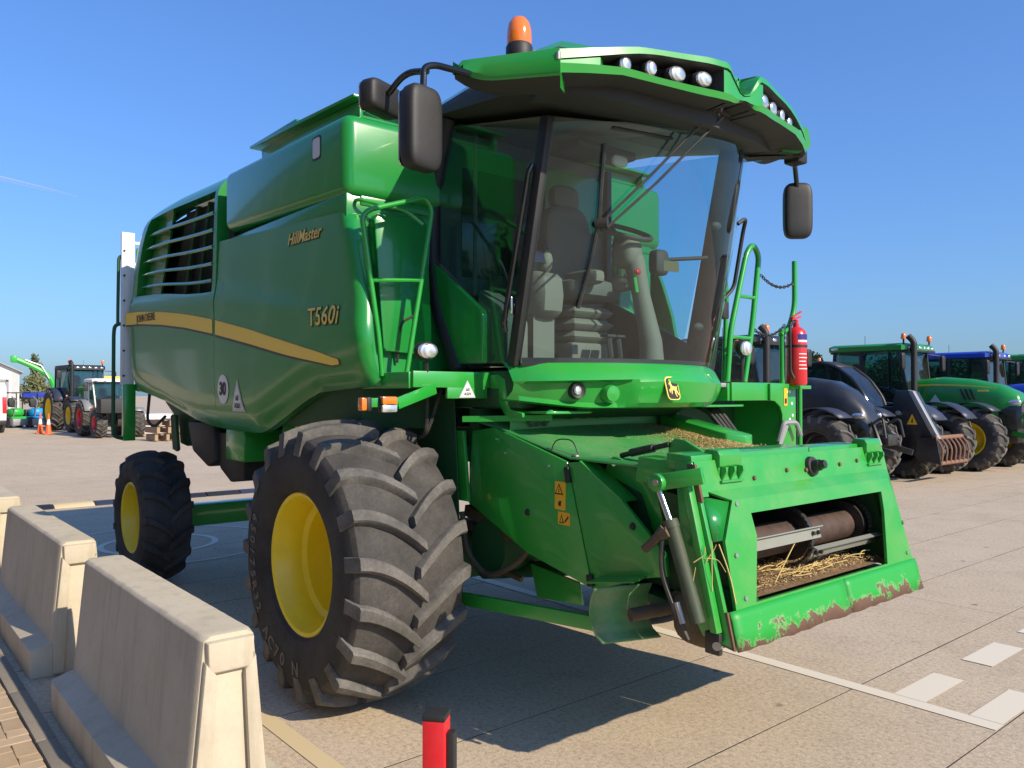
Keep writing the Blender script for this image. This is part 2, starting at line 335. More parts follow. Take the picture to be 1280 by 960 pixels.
def thing(name, label, cat, loc=(0,0,0), rz=0, group=None, sca=1):
    o = bpy.data.objects.new(name, None); COL.objects.link(o); o.empty_display_size = .2
    o.location = loc; o.rotation_euler = (0,0,rz); o.scale = (sca,)*3; return tag(o, label, cat, group)
def part(name, parent, loc=(0,0,0), rz=0):
    o = bpy.data.objects.new(name, None); COL.objects.link(o); o.parent = parent; o.location = loc; o.rotation_euler = (0,0,rz); o.empty_display_size = .1; return o
def copy_tree(o, parent=None):
    c = o.copy(); COL.objects.link(c)
    if parent is not None: c.parent = parent
    for ch in list(o.children): copy_tree(ch, c)
    return c
def fillet(pts, r, n=5):
    pts = [Vector(p) for p in pts]; out = [pts[0]]
    for i in range(1, len(pts)-1):
        a, b, c = pts[i-1], pts[i], pts[i+1]; d1 = a-b; d2 = c-b; k = min(r, d1.length*.49, d2.length*.49)
        p1 = b+d1.normalized()*k; p2 = b+d2.normalized()*k
        for j in range(n+1):
            t = j/n; out.append(p1*(1-t)**2 + b*2*t*(1-t) + p2*t*t)
    out.append(pts[-1]); return out
def itp(tab, x):
    if x <= tab[0][0]: return tab[0][1]
    for (a, fa), (b, fb) in zip(tab, tab[1:]):
        if x <= b: return fa + (fb-fa)*(x-a)/(b-a)
    return tab[-1][1]
def text_mesh(s, size, extrude=.0012, shear=0, offset=0, align='CENTER', spacing=1.0):
    cu = bpy.data.curves.new('lettering', 'FONT'); cu.body = s; cu.size = size; cu.extrude = extrude; cu.shear = shear; cu.offset = offset; cu.align_x = align; cu.align_y = 'CENTER'; cu.resolution_u = 3; cu.space_character = spacing
    o = bpy.data.objects.new('lettering', cu); COL.objects.link(o); bpy.context.view_layer.update()
    me = bpy.data.meshes.new_from_object(o.evaluated_get(bpy.context.evaluated_depsgraph_get()))
    bpy.data.objects.remove(o); bpy.data.curves.remove(cu); return me
def frame(loc, xd, yd):
    x = Vector(xd).normalized(); z = x.cross(Vector(yd)).normalized(); y = z.cross(x)
    return Matrix(((x.x,y.x,z.x,loc[0]),(x.y,y.y,z.y,loc[1]),(x.z,y.z,z.z,loc[2]),(0,0,0,1)))
def text(name, s, size, loc, xd, yd, mat, parent, **k):
    me = text_mesh(s, size, **k); me.transform(frame(loc, xd, yd)); me.materials.clear(); me.materials.append(mat)
    return link(name, me, parent)
def decal(name, pts2, loc, xd, yd, mat, parent, th=.002):
    b = MB(); b.prism(pts2, 'z', 0, th); me = b.mesh(name, mat); me.transform(frame(loc, xd, yd)); return link(name, me, parent)
def circ(r, n=20, cx=0, cy=0, ry=None): return [(cx+r*math.cos(2*math.pi*i/n), cy+(ry or r)*math.sin(2*math.pi*i/n)) for i in range(n)]
def rrect(w, h, r, n=4, cx=0, cy=0):
    out = []
    for sx, sy, a in ((1,1,0),(-1,1,90),(-1,-1,180),(1,-1,270)):
        for i in range(n+1):
            t = R(a+90*i/n); out.append((cx+sx*(w/2-r)+r*math.cos(t), cy+sy*(h/2-r)+r*math.sin(t)))
    return out
KG = .959
def GX(x): return 4.48+(x-4.48)*KG
def GY(y): return -3.85+(y+3.85)*KG
# ---------------------------------------------------------------- ground, slabs, markings, paving
g = MB(); g.add([(-900,-900,-.012),(900,-900,-.012),(900,900,-.012),(-900,900,-.012)], [(0,1,2,3)])
yard = g.build('yard_ground', M['yard'], recalc=False); tag(yard, kind='structure')
jt = MB(); jt.add([(GX(-16.5)+.005,GY(-2.9)+.004,-.0014),(GX(7.5)-.005,GY(-2.9)+.004,-.0014),(GX(7.5)-.005,GY(28.4)-.005,-.0014),(GX(-16.5)+.005,GY(28.4)-.005,-.0014)], [(0,1,2,3)]); jt.build('joint_bed', M['joint'], yard, recalc=False)
xs = [-16.5]
for k in range(17): xs.append(-15.6 + k*.965)
xs = sorted([x for x in xs if x < .5] + [.83, 1.85, 2.72, 3.68, 4.64, 5.6, 6.55, 7.5]); ys = [-2.9, 4.05, 10.1, 16.2, 22.3, 28.4]
xs = [GX(x) for x in xs]; ys = [GY(y) for y in ys]
for i in range(len(xs)-1):
    for j in range(len(ys)-1):
        m = MB(); gx = .0028 + random.uniform(0,.0015); gy = .003
        x0, x1, y0, y1 = xs[i]+gx, xs[i+1]-gx, ys[j]+gy, ys[j+1]-gy; z = random.uniform(-.0003,.0003); k = 10
        top = [(x0+random.uniform(0,.004), y0+(y1-y0)*t/k, z) for t in range(k+1)] + [(x1-random.uniform(0,.004), y1-(y1-y0)*t/k, z) for t in range(k+1)]
        m.slab(top, (0,0,-.03)); m.build('concrete_slab', M['yard'], yard, smooth=20)
def marking(name, pts, mat, z=.0045):
    m = MB(); m.add([(GX(x),GY(y),z) for x,y in pts], [tuple(range(len(pts)))]); return tag(m.build(name, mat, recalc=False), kind='structure')
marking('painted_line', [(-7,1.29),(2.715,1.29),(2.715,1.41),(-7,1.41)], M['mark'])
for x0, x1, y0, y1 in ((2.07,2.27,1.412,2.02),(2.08,2.29,2.47,3.1),(2.525,2.71,1.412,2.07),(2.52,2.73,2.5,3.13),(2.10,2.28,3.55,4.0)):
    marking('painted_block', [(x0,y0),(x1,y0),(x1,y1),(x0,y1)], M['mark'], .0052)
marking('painted_line', [(-1.5,-1.93),(3.2,-1.93),(3.2,-1.82),(-1.5,-1.82)], M['mark_yellow'])
def ring(cx, cy, r0, r1, n=40):
    cx, cy = GX(cx), GY(cy)
    m = MB(); m.add([(cx+r*math.cos(2*math.pi*i/n), cy+r*math.sin(2*math.pi*i/n), .0045) for r in (r0,r1) for i in range(n)], [(i,(i+1)%n,n+(i+1)%n,n+i) for i in range(n)])
    tag(m.build('painted_ring', M['mark'], recalc=False), kind='structure')
ring(-6.5,-.65,.62,.70); ring(-6.5,-.65,1.35,1.40)
# speed ramp: low blocks in yellow and blue bands across the yard
sr = thing('speed_ramp', 'low rubber speed ramp in blue, black and yellow blocks across the yard behind the harvester', 'speed ramp', (GX(-11.15),0,0))
for k, mt in enumerate(('black','black','mark_yellow','blue','blue','black','black','blue','mark_yellow','black')):
    y = -2.4 + k*.62
    m = MB(); m.prism([(-.2,0),(-.12,.045),(-.04,.06),(.04,.06),(.12,.045),(.2,0)], 'y', y, y+.60); m.build('ramp_block', M['dark_blue'] if mt=='blue' else M[mt], sr, bevel=.008)
# brick footway and kerb
KO = GY(-3.0)+3.0
fw = MB(); fw.add([(-16,-9,-.006),(8,-9,-.006),(8,-3.005+KO,-.006),(-16,-3.005+KO,-.006)], [(0,1,2,3)])
foot = tag(fw.build('footway', M['sand'], recalc=False), kind='structure')
kb = MB(); kb.box(-.45,.45,-.0,.095,-.1,.018); kme = kb.mesh('kerb_stone', M['kerb'], bevel=.006)
for k in range(20):
    o = link('kerb_stone', kme, foot); o.location = (-10.0+k*.91, -3.0+KO, random.uniform(-.001,.001))
bmes = []
for q in range(3):
    for rot in (0,1):
        b = MB(); L, W_ = (.0985,.0485) if not rot else (.0485,.0985); b.box(-L,L,-W_,W_,-.03,.012); bmes.append(b.mesh('paving_brick', BR[q], bevel=.004, seg=1))
cnt = 0; far = MB()
# 90 degree herringbone, laid from the kerb outwards
for i in range(-36, 36):
    for j in range(-14, 46):
        if (i - j) % 4 == 0: cx, cy, rot = (i+1)*.1, j*.1+.05, 0
        elif (i - j) % 4 == 2: continue
        elif (i - j) % 4 == 3: cx, cy, rot = i*.1+.05, (j+1)*.1, 1
        else: continue
        X, Y = cx-1.2, -3.06-.05-cy
        if rot: top = Y+.1
        else: top = Y+.05
        if Y < -5.5 or top > -2.885: continue
        if top > -3.008:
            L = .0485 if rot else .0985; yb = Y-(.0985 if rot else .0485)
            if -3.008-yb > .02: b = MB(); b.box(X-L,X+L,yb+KO,-3.008+KO,-.03,.012); b.build('brick', BR[random.randrange(3)], foot, bevel=.004, seg=1)
            continue
        if -2.6 < X < .9 and Y > -3.75 and cnt < 290:
            o = link('brick', bmes[random.randrange(3)*2+rot], foot); o.location = (X, Y+KO, random.uniform(-.0012,.0012)); o.rotation_euler = (random.uniform(-.006,.006), random.uniform(-.006,.006), random.uniform(-.012,.012)); cnt += 1
        else:
            L, W_ = (.0975,.0475) if not rot else (.0475,.0975); far.box(X-L,X+L,Y-W_+KO,Y+W_+KO,-.03,.012+random.uniform(-.001,.001))
tag(far.build('brick_paving', BR[0], foot), kind='stuff')

# ---------------------------------------------------------------- tyres and wheels
def tyre_mesh(name, Ro, rr, w, n, lh, lw, sweep, mats, side=1, curve=1.65):
    """axis along y, outer face at -y; bars rise from the centre to the shoulders at the front (+x)"""
    m = MB(); R0 = Ro-lh; hw = w/2
    prof = [(rr-.02,-.36*w),(rr,-.40*w),(rr+.03,-.46*w),(rr+.25*(R0-rr),-.495*w),(rr+.6*(R0-rr),-.50*w),(R0-.085,-.48*w),(R0-.055,-.455*w),(R0-.028,-.36*w),(R0-.006,-.2*w),(R0+.002,0)]
    prof = [(r, h) for r, h in prof] + [(r,-h) for r, h in prof[-2::-1]]
    m.lathe(prof, (0,0,0), (0,1,0), 72, 0)
    m.m = [2 if min(prof[i//72][0], prof[i//72+1][0]) > R0-.09 else 0 for i in range(len(m.f))]
    for sd_ in (-1, 1):
        for k in range(n):
            p0 = 2*math.pi*(k+(.5 if sd_>0 else 0))/n; rings = []
            for q in range(9):
                if q < 8: t = q/7; y = sd_*(-.035*w + t*.515*w); ph = p0 + sweep*(1-(1-t)**curve); top = Ro - .068*(abs(y)/hw)**2.4; base = R0-.02-.06*(abs(y)/hw)**2
                else: y = sd_*.505*w; ph = p0+sweep*1.01; top = R0-.13; base = R0-.15
                if q < 8 and abs(y) > .42*w: base = R0-.10
                a = lw/2/Ro*(.80+.3*(q/8)); b = a*1.35
                # widen along the bar's normal
                def P(dph, r, dy=0): return (r*math.cos(ph+dph), y+dy, r*math.sin(ph+dph))
                ch_ = .012 if q < 8 else .004; rings.append([P(-b, base), P(-a*1.06, top-ch_), P(-a*.80, top), P(a*.80, top), P(a*1.06, top-ch_), P(b, base)])
            m.loft(rings, 1)
    if side > 0:
        m.v = [(x,-y,z) for x,y,z in m.v]
    return m.mesh(name, mats, smooth=30)
def rim_mesh(name, rr, w, mat, dish=.62, side=1, hub=.13):
    m = MB(); f = -.41*w
    prof = [(rr+.012,f+.012),(rr+.022,f-.004),(rr+.008,f-.016),(rr-.012,f-.010),(rr-.022,f+.012),(rr-.03,f+.05),(rr-.05,f+.085),(rr-.056,f+.16),(rr-.085,f+.185),(rr-.09,f+dish*w*.72),(rr-.12,f+dish*w*.82),(rr-.19,f+dish*w*.80),(rr-.22,f+dish*w*.76),(hub+.05,f+dish*w*.74),(hub,f+dish*w*.70),(hub-.01,f+dish*w*.52),(.001,f+dish*w*.50)]
    m.lathe(prof, (0,0,0), (0,1,0), 48, 0)
    m.lathe([(rr-.02,f+.02),(rr-.02,.4*w)], (0,0,0), (0,1,0), 48, 0)
    for k in range(8):
        t = 2*math.pi*k/8; x, z = .10*math.cos(t)*hub/.13, .10*math.sin(t)*hub/.13
        m.cyl((x*1.6,f+dish*w*.73,z*1.6),(x*1.6,f+dish*w*.66,z*1.6),.014,None,6)
    if side > 0: m.v = [(x,-y,z) for x,y,z in m.v]
    return m.mesh(name, mat, smooth=35)
TY = {}
def wheel(parent, kind, loc, side, rimmat='yellow', mats=('sidewall','tread'), rot=0):
    Ro, rr, w_, n, lh, lw, sw = kind
    key = (kind, side, mats); 
    if key not in TY: TY[key] = tyre_mesh('tyre', Ro, rr, w_, n, lh, lw, sw, [M[k] for k in mats]+[M['carcass'] if mats[1]=='tread' else M['tyre_dark']], side)
    rk = (kind, side, rimmat)
    if rk not in TY: TY[rk] = rim_mesh('rim', rr, w_, M[rimmat], side=side)
    wp = part('wheel', parent, loc); wp.rotation_euler = (0, rot, 0)
    link('tyre', TY[key], wp); link('rim', TY[rk], wp); return wp
FT = (.858,.415,.74,19,.055,.074,.27); RT = (.655,.335,.46,15,.042,.065,.26)
# ================================================================ COMBINE HARVESTER
DZ = -.08
ch = thing('combine_harvester', 'big green combine harvester without its header, grain tank side lettered T560i, yellow wheels', 'combine harvester', (0,0,DZ))
G, GG = M['green'], M['green_gloss']
w1 = wheel(ch, FT, (0,-1.42,.936), -1, rot=.11); wheel(ch, FT, (0,1.52,.936), 1, rot=.4)
w3 = wheel(ch, RT, (-3.99,-1.45,.735), -1, mats=('tyre_dark','tyre_dark'), rot=.2); wheel(ch, RT, (-3.99,1.55,.735), 1, mats=('tyre_dark','tyre_dark'))
def arc_text(s, r, y, a0, size, parent, mat, name):
    """each moulded character is a part of its own on the tyre"""
    ty = [c for c in parent.children if c.name.startswith('tyre')][0]
    for i, c in enumerate(s):
        if c == ' ': continue
        me = text_mesh(c, size, .0025, offset=.002); a = a0 + i*(size*.78/r)
        rad = Vector((math.cos(a),0,math.sin(a))); tan = Vector((-math.sin(a),0,math.cos(a)))
        me.transform(frame(Vector((0,y,0))+rad*r, tan, -rad)); me.materials.append(mat); link(name, me, ty)
letter_m = flat('moulded_rubber_letter', (.12,.112,.10), .7)
# moulded sidewall lettering reads with its feet towards the hub at the bottom of the tyre
arc_text('AC70 N', .605, -.3720, R(-122), .115, w1, letter_m, 'sidewall_letter')
arc_text('650/75R32', .600, -.3720, R(165), .095, w1, letter_m, 'sidewall_letter')

# ---- side shields
XF = [(2.0,.29),(2.3,.32),(2.6,.26),(2.9,.16),(3.07,.08),(3.3,.05)]
ZBF = [(-2.08,1.66),(-1.4,1.655),(-1.25,1.68),(-.91,1.80),(-.6,1.91),(-.4,1.963),(0,1.985),(.34,2.0)]
ZBR = [(-4.76,2.0),(-4.3,1.96),(-3.7,1.885),(-3.22,1.80),(-2.8,1.725),(-2.4,1.68),(-2.06,1.665)]
def ztF(x): return 3.075 + (.09-x)*.0585 - .02*max(0,(x-.0)/.1)
def ztR(x): return 3.79 + .055*min(1,max(0,(-2-x)/1.4))
XR = [(1.9,-4.70),(2.75,-4.76),(3.2,-4.66),(3.5,-4.50),(3.7,-4.27),(3.8,-4.02),(3.87,-3.7)]
def crease(x): return 2.88 + (-4.7-x)*.052 if x < -2 else 2.74 - (x+2)*.13 - .05*max(0,x+1)**2
def side_y(x, z, zb, zt, roll):
    y = 0; s = z-zb
    if s < .24: y += .085*(1-s/.24)**2.0
    c = crease(x); y += .016/(1+math.exp(-(z-c)/.018)) - .012*math.exp(-((z-c)/.09)**2)
    if roll and zt-z < .22: y += .15*(1-(zt-z)/.22)**2.2
    y -= .018*math.sin(math.pi*min(1,max(0,(z-zb)/(zt-zb))))
    return y
def shield_front(sg):
    def fn(u, v):
        zr = 2.0+(3.07-2.0)*v; xf = itp(XF, zr)
        x = -2.08 + (xf-.075+2.08)*min(u,1)
        ex = 0
        if u > 1:
            a = (u-1)*math.pi/2; x = xf-.075+.075*math.sin(a); ex = .075*(1-math.cos(a))
        xx = min(x, .33); zb = itp(ZBF, xx); zt = ztF(min(x,.09)); z = zb+(zt-zb)*v
        return (x, sg*-(1.5-side_y(x,z,zb,zt,False)-ex), z)
    us = [i/26 for i in range(27)] + [1+i/6*1.1 for i in range(1,7)]
    vs = [0,.02,.045,.08,.12,.17,.23,.3,.36,.42,.47,.5,.53,.55,.57,.59,.61,.64,.68,.74,.8,.86,.92,.96,1]
    m = MB(); m.grid(fn, us, vs)
    # return lip along the top edge
    m.grid(lambda u, t: (fn(u,1)[0], fn(u,1)[1]+sg*t*.08, fn(u,1)[2]+.012*math.sin(t*math.pi/2)), us, [0,.35,1])
    m.grid(lambda u, t: (fn(u,0)[0], fn(u,0)[1]+sg*t*.06, fn(u,0)[2]), us, [0,1])
    return m.build('front_side_shield', GG, ch, weld=True, smooth=50, recalc=False), fn
def shield_rear(sg):
    def fn(u, v):
        zz = 1.95+1.9*v; xr = itp(XR, zz); x = -2.095 + (xr+2.095)*u
        zb = itp(ZBR, x); zt = ztR(x); z = zb+(zt-zb)*v
        y = side_y(x,z,zb,zt,True)
        if u > .93: y += .09*((u-.93)/.07)**2
        return (x, sg*-(1.5-y), z)
    U0, U1, V0, V1 = .03, .875, .53, .925
    us = sorted(set([0,U0,U1,1]+[i/26 for i in range(1,26)]+[.94,.96,.98])); vs = sorted(set([0,.02,.05,.09,.14,.19,.25,.31,.37,.43,.47,V0,V1,.90,.945,.965,.985,1]+[.5,.55,.6,.65,.7,.75,.8,.85]))
    us = [u for u in us if not (abs(u-U0)<.01 and u!=U0) and not (abs(u-U1)<.012 and u!=U1)]
    m = MB(); m.grid(fn, us, vs, 0, lambda a,b,c,d: a >= U0-1e-6 and b <= U1+1e-6 and c >= V0-1e-6 and d <= V1+1e-6)
    # opening returns
    def ret(pts):
        for p, q in zip(pts, pts[1:]): m.add([p, q, (q[0],q[1]+sg*.10,q[2]), (p[0],p[1]+sg*.10,p[2])], [(0,1,2,3)])
    uu = [u for u in us if U0-1e-6<=u<=U1+1e-6]; vv = [v for v in vs if V0-1e-6<=v<=V1+1e-6]
    ret([fn(u,V0) for u in uu]); ret([fn(u,V1) for u in uu]); ret([fn(U0,v) for v in vv]); ret([fn(U1,v) for v in vv])
    m.grid(lambda u, t: (fn(u,0)[0], fn(u,0)[1]+sg*t*.06, fn(u,0)[2]), us, [0,1])
    m.grid(lambda v, t: (fn(1,v)[0]+t*.05, fn(1,v)[1]+sg*t*.16, fn(1,v)[2]), vs, [0,1])
    m.grid(lambda v, t: (fn(0,v)[0]-t*.0, fn(0,v)[1]+sg*t*.10, fn(0,v)[2]), vs, [0,1])
    m.grid(lambda u, t: (fn(u,1)[0], fn(u,1)[1]+sg*t*1.3, fn(u,1)[2]+.03*t), us, [0,.3,1])
    o = m.build('rear_side_shield', GG, ch, weld=True, smooth=45, recalc=False)
    # louvre backing: dark radiator screen and green recess
    b = MB(); b.add([fn(u,v) for u,v in ((U0,V0),(.62,V0),(.62,V1),(U0,V1))], [(0,1,2,3)])
    b.v = [(x, y+sg*.17, z) for x,y,z in b.v]; b = MB().slab(b.v[:4], (0, sg*.02, 0)); b.build('radiator_screen', M['cab_dark'], o)
    b = MB(); b.add([fn(u,v) for u,v in ((.66,V0),(U1,V0),(U1,V1),(.66,V1))], [(0,1,2,3)]); b.v = [(x, y+sg*.075, z) for x,y,z in b.v]; b = MB().slab(b.v[:4], (0, sg*.02, 0)); b.build('recess_panel', GG, o)
    for p, qu in ((.45,.03),(.3,.02)):
        b = MB(); b.add([fn(p,V0), fn(p-qu,V0), fn(p-qu-.02,V1), fn(p-.02,V1)], [(0,1,2,3)]); b.v = [(x,y+sg*.12,z) for x,y,z in b.v]; b = MB().slab(b.v[:4], (0,sg*.03,0)); b.build('screen_strut', M['dark_green'], o)
    for k in range(5):
        v0 = .575 + k*.066; m = MB(); rings = []
        for i in range(13):
            u = .035+i/12*.82; p = fn(min(u,.865), v0)
            pr = -.012*min(1, (12-i)/2.2) ; h = .013*min(1,(12.3-i)/2)
            rings.append([(p[0],p[1]+sg*(pr),p[2]-h*.2),(p[0],p[1]+sg*(pr+.006),p[2]+h),(p[0],p[1]+sg*.09,p[2]+h*1.9),(p[0],p[1]+sg*.09,p[2]+h*.9),(p[0],p[1]+sg*(pr+.012),p[2]-h)])
        m.loft(rings); m.build('louvre_slat', GG, o, smooth=40)
    return o, fn
fr_o, FS = shield_front(1); shield_front(-1); rr_o, RS = shield_rear(1); shield_rear(-1)
def yside(x, z):
    if x > -2.085: return -(1.5-side_y(x,z,itp(ZBF,min(x,.33)),ztF(min(x,.09)),False))
    return -(1.5-side_y(x,z,itp(ZBR,x),ztR(x),True))
# yellow stripe with a dark lower edge
ST = [(-4.74,2.815),(-4.2,2.79),(-3.5,2.735),(-2.8,2.66),(-2.12,2.565),(-1.4,2.445),(-.7,2.31),(-.2,2.215),(.02,2.165)]
SH = [(-4.74,.125),(-2.12,.118),(-1.4,.11),(-.7,.092),(-.2,.066),(-.03,.052),(.02,.03)]
def strip(x0, x1, lo, hi, off, name, mat, par):
    m = MB(); n = 22; m.grid(lambda u, v: (lambda x, z: (x, yside(x,z)-off, z))(x0+(x1-x0)*u, itp(ST,x0+(x1-x0)*u) - itp(SH,x0+(x1-x0)*u)*v), [i/n for i in range(n+1)], [lo,.33,.66,hi]); m.build(name, mat, par, recalc=False)
strip(-4.72,-2.12,0,1,.0035,'yellow_stripe',M['stripe'],rr_o); strip(-2.055,.02,0,1,.0035,'yellow_stripe',M['stripe'],fr_o)
strip(-4.72,-2.12,-.02,1.16,.002,'stripe_edge',M['stripe_dark'],rr_o); strip(-2.055,.035,-.02,1.18,.002,'stripe_edge',M['stripe_dark'],fr_o)
def conform(o, off):
    for v in o.data.vertices: v.co.y += yside(v.co.x, v.co.z) - off
    return o
def side_text(s, size, x, z, mat, par, name, off=.005, **k): return conform(text(name, s, size, (x, 0, z), (1,0,-.02), (0,0,1), mat, par, **k), off)
side_text('T560i', .165, -.15, 2.44, M['gold'], fr_o, 'model_lettering', offset=.002, extrude=.001, spacing=1.08)
side_text('T560i', .165, -.147, 2.438, M['print_black'], fr_o, 'lettering_shadow', off=.003, offset=.0075, extrude=.0003, spacing=1.08)
side_text('HillMaster', .118, -.49, 3.005, M['gold'], fr_o, 'model_lettering', shear=.25, offset=.001, extrude=.001)
side_text('HillMaster', .118, -.486, 3.002, M['print_black'], fr_o, 'lettering_shadow', off=.003, shear=.25, offset=.0045, extrude=.0003)
side_text('JOHN DEERE', .105, -3.98, 2.712, M['print_black'], rr_o, 'maker_lettering', off=.007, offset=.0, spacing=1.06)
def side_fan(name, pts, x, z, off, mat, par):
    m = MB(); rs = [[(x+px*k, 0, z+pz*k) for px, pz in pts] for k in (.02,.35,.7,1)]; n = len(pts)
    m.loft(rs, 0, False); m.add(rs[0], [tuple(range(n))]); m.v = [(p[0], yside(p[0],p[2])-off, p[2]) for p in m.v]; return m.build(name, mat, par, recalc=False)
def tri(w_, h): return [(-w_+2*w_*i/6, -h*.8) for i in range(6)] + [(w_-w_*i/6, -h*.8+1.8*h*i/6) for i in range(6)] + [(-w_*i/6, h-1.8*h*i/6) for i in range(6)]
side_fan('speed_sticker', circ(.118, 24), -1.89, 1.99, .004, M['print_white'], fr_o)
side_text('30', .14, -1.89, 1.99, M['print_black'], fr_o, 'speed_number', off=.007, offset=.005)
side_fan('triangle_sticker', tri(.13,.14), -1.59, 1.93, .004, M['print_grey'], fr_o)
side_fan('triangle_face', tri(.10,.11), -1.59, 1.925, .006, M['print_white'], fr_o)
for zz, s_ in ((1.92,'60'),(1.86,'A501')): side_text(s_, .06, -1.59, zz, M['print_black'], fr_o, 'sticker_number', off=.008)

# ---- core of the machine
m = MB(); m.box(-4.5,-2.0,-1.28,1.28,2.05,3.70); m.build('engine_bay', M['dark_green'], ch, bevel=.03)
m = MB(); m.box(-2.3,.02,-1.34,1.34,1.72,3.2); m.build('body_core', M['dark_green'], ch, bevel=.02)
m = MB(); m.prism([(-4.3,2.05),(-2.6,2.05),(-2.3,1.72),(-1.2,1.5),(-1.2,1.35),(-2.7,1.4),(-4.2,1.8)], 'y', -1.0, 1.0); m.build('cleaning_shoe', M['dark_green'], ch, bevel=.02)
# ---- grain tank
m = MB()
pt_ = [(-1.5,3.17),(-1.5,3.69),(1.5,3.69),(1.5,3.17)]
m.loft([[(x, y, (z+(.085 if z < 3.3 else .045)*t)) for y, z in pt_] for x, t in ((.10,0),(-.9,.5),(-1.93,1))]); tank = m.build('grain_tank', GG, ch, bevel=.075, seg=4, smooth=30)
m = MB(); m.box(-1.9,.06,-1.475,1.475,3.0,3.20); m.build('tank_skirt', GG, ch, bevel=.01)
m = MB(); m.add([(x,-1.503-.002,z) for x,z in rrect(.10,.13,.02,3)], [tuple(range(16))]); m.v = [(x-.29,y,z+3.545) for x,y,z in m.v]; m = MB().slab(m.v[:16],(0,.006,0)); lm = m.build('side_marker_lamp', M['print_grey'], tank)
m = MB(); m.add([(x,-1.5025,z) for x,z in rrect(.125,.155,.025,3)], [tuple(range(16))]); m.v = [(x-.29,y,z+3.545) for x,y,z in m.v]; m = MB().slab(m.v[:16],(0,.006,0)); m.build('lamp_surround', M['black'], tank)
m = MB(); m.prism([(-1.50,3.72),(-1.36,3.60),(.02,3.60),(.02,3.79),(.0,3.80),(-.78,3.835),(-.80,3.855),(-1.52,3.855)], 'y', -1.36, -1.335); m.prism([(-1.50,3.72),(-1.36,3.60),(.02,3.60),(.02,3.79),(.0,3.80),(-.78,3.835),(-.80,3.855),(-1.52,3.855)], 'y', 1.335, 1.36)
m.box(-1.5,-1.47,-1.33,1.33,3.66,3.84); m.build('tank_extension', GG, ch, bevel=.004)
m = MB(); m.prism([(-1.60,3.865),(.05,3.805),(.05,3.825),(-.76,3.862),(-.78,3.885),(-1.60,3.885)], 'y', -1.42, 1.42); m.build('tank_lid', GG, ch, bevel=.004)
m = MB(); m.box(-.08,-.05,-1.33,1.33,3.66,3.795); m.build('extension_end', GG, ch)
# ---- front wall beside the cab
def fwall(sg):
    m = MB(); prof = [(-.60,0),(-.78,0),(-1.2,0),(-1.34,-.01),(-1.40,-.04),(-1.43,-.10)]
    def fn(u, v):
        i = min(int(u*5), 4); f = u*5-i; y = prof[i][0]+(prof[i+1][0]-prof[i][0])*f; dx = prof[i][1]+(prof[i+1][1]-prof[i][1])*f
        z = 2.08+(3.19-2.08)*v; x = .055+.06*(1-v)**2+dx; return (x, y*sg, z)
    m.grid(fn, [i/20 for i in range(21)], [0,.1,.2,.4,.6,.8,.9,1]); o = m.build('front_wall_panel', GG, ch, recalc=False, smooth=40)
    # raised service door with rounded corners
    pts = [(y*sg, z) for y, z in [(-1.25,2.22),(-1.27,2.24),(-1.315,3.04),(-1.29,3.08),(-.95,3.10),(-.92,3.06),(-.90,2.24),(-.93,2.20)]]
    m = MB(); m.prism(pts, 'x', .04, .125); m.v = [(x+.055*(1-(z-2.08)/1.11)**2 if x > .1 else x, y, z) for x,y,z in m.v]; m.build('service_door', GG, o, bevel=.012)
    m = MB(); m.prism([(y*sg, z) for y,z in [(-1.38,3.20),(-.6,3.20),(-.6,3.13),(-1.38,3.13)]], 'x', -.1, .07); m.build('gutter', GG, o, bevel=.01)
    m = MB(); m.tube(fillet([(.13,-1.15*sg,2.15),(.16,-1.15*sg,2.40),(.16,-1.0*sg,2.48)], .06), .009, 6); m.build('hose', M['hose'], o)
    return o
fwall(1); fwall(-1)
fw_l = decal('warning_sticker', rrect(.09,.26,.01,2), (.135,.98,2.98), (0,1,0), (0,0,1), M['sticker_yellow'], ch, .003)
for zz in (3.05,2.90): decal('warning_symbol', [(-.03,-.025),(.03,-.025),(0,.03)], (.1385,.98,zz), (0,1,0), (0,0,1), M['print_black'], ch, .001)
# handrail in front of the wall
m = MB(); m.tube(fillet([(.30,-1.36,2.06),(.30,-1.385,2.3),(.30,-1.50,3.0),(.30,-1.45,3.05),(.30,-1.05,3.185),(.30,-1.0,3.12),(.30,-1.02,3.0),(.30,-1.19,2.06)], .08), .0165, 10)
m.tube([(.30,-1.44,2.63),(.30,-1.085,2.66)], .013, 8); m.build('hand_rail', M['green_tube'], ch)
m = MB(); m.tube(fillet([(.02,-1.40,3.16),(.12,-1.42,3.15),(.24,-1.16,3.10),(.27,-1.05,3.02)],.05), .012, 8); m.build('grab_bar', M['green_tube'], ch)
# ---- right service platform
m = MB(); m.box(.02,.58,-1.34,-.72,2.045,2.07); m.build('platform_deck', M['grey_metal'], ch, bevel=.004)
m = MB(); m.box(.585,.61,-1.34,-.645,1.99,2.085); m.prism([(-1.10,1.995),(-.80,1.995),(-.80,1.925),(-1.10,1.925)], 'x', .5865, .6085); m.box(.05,.585,-1.355,-1.33,1.985,2.08); pf = m.build('platform_fascia', G, ch, bevel=.003)
decal('triangle_sticker', [(-.062,-.045),(.062,-.045),(0,.06)], (.611,-.955,1.975), (0,1,0), (0,0,1), M['print_grey'], pf)
decal('sticker_face', [(-.05,-.037),(.05,-.037),(0,.048)], (.6135,-.955,1.975), (0,1,0), (0,0,1), M['print_white'], pf, .001)
text('sticker_number', '60', .028, (.616,-.955,1.978), (0,1,0), (0,0,1), M['print_black'], pf); text('sticker_number', 'A501', .026, (.616,-.955,1.952), (0,1,0), (0,0,1), M['print_black'], pf)
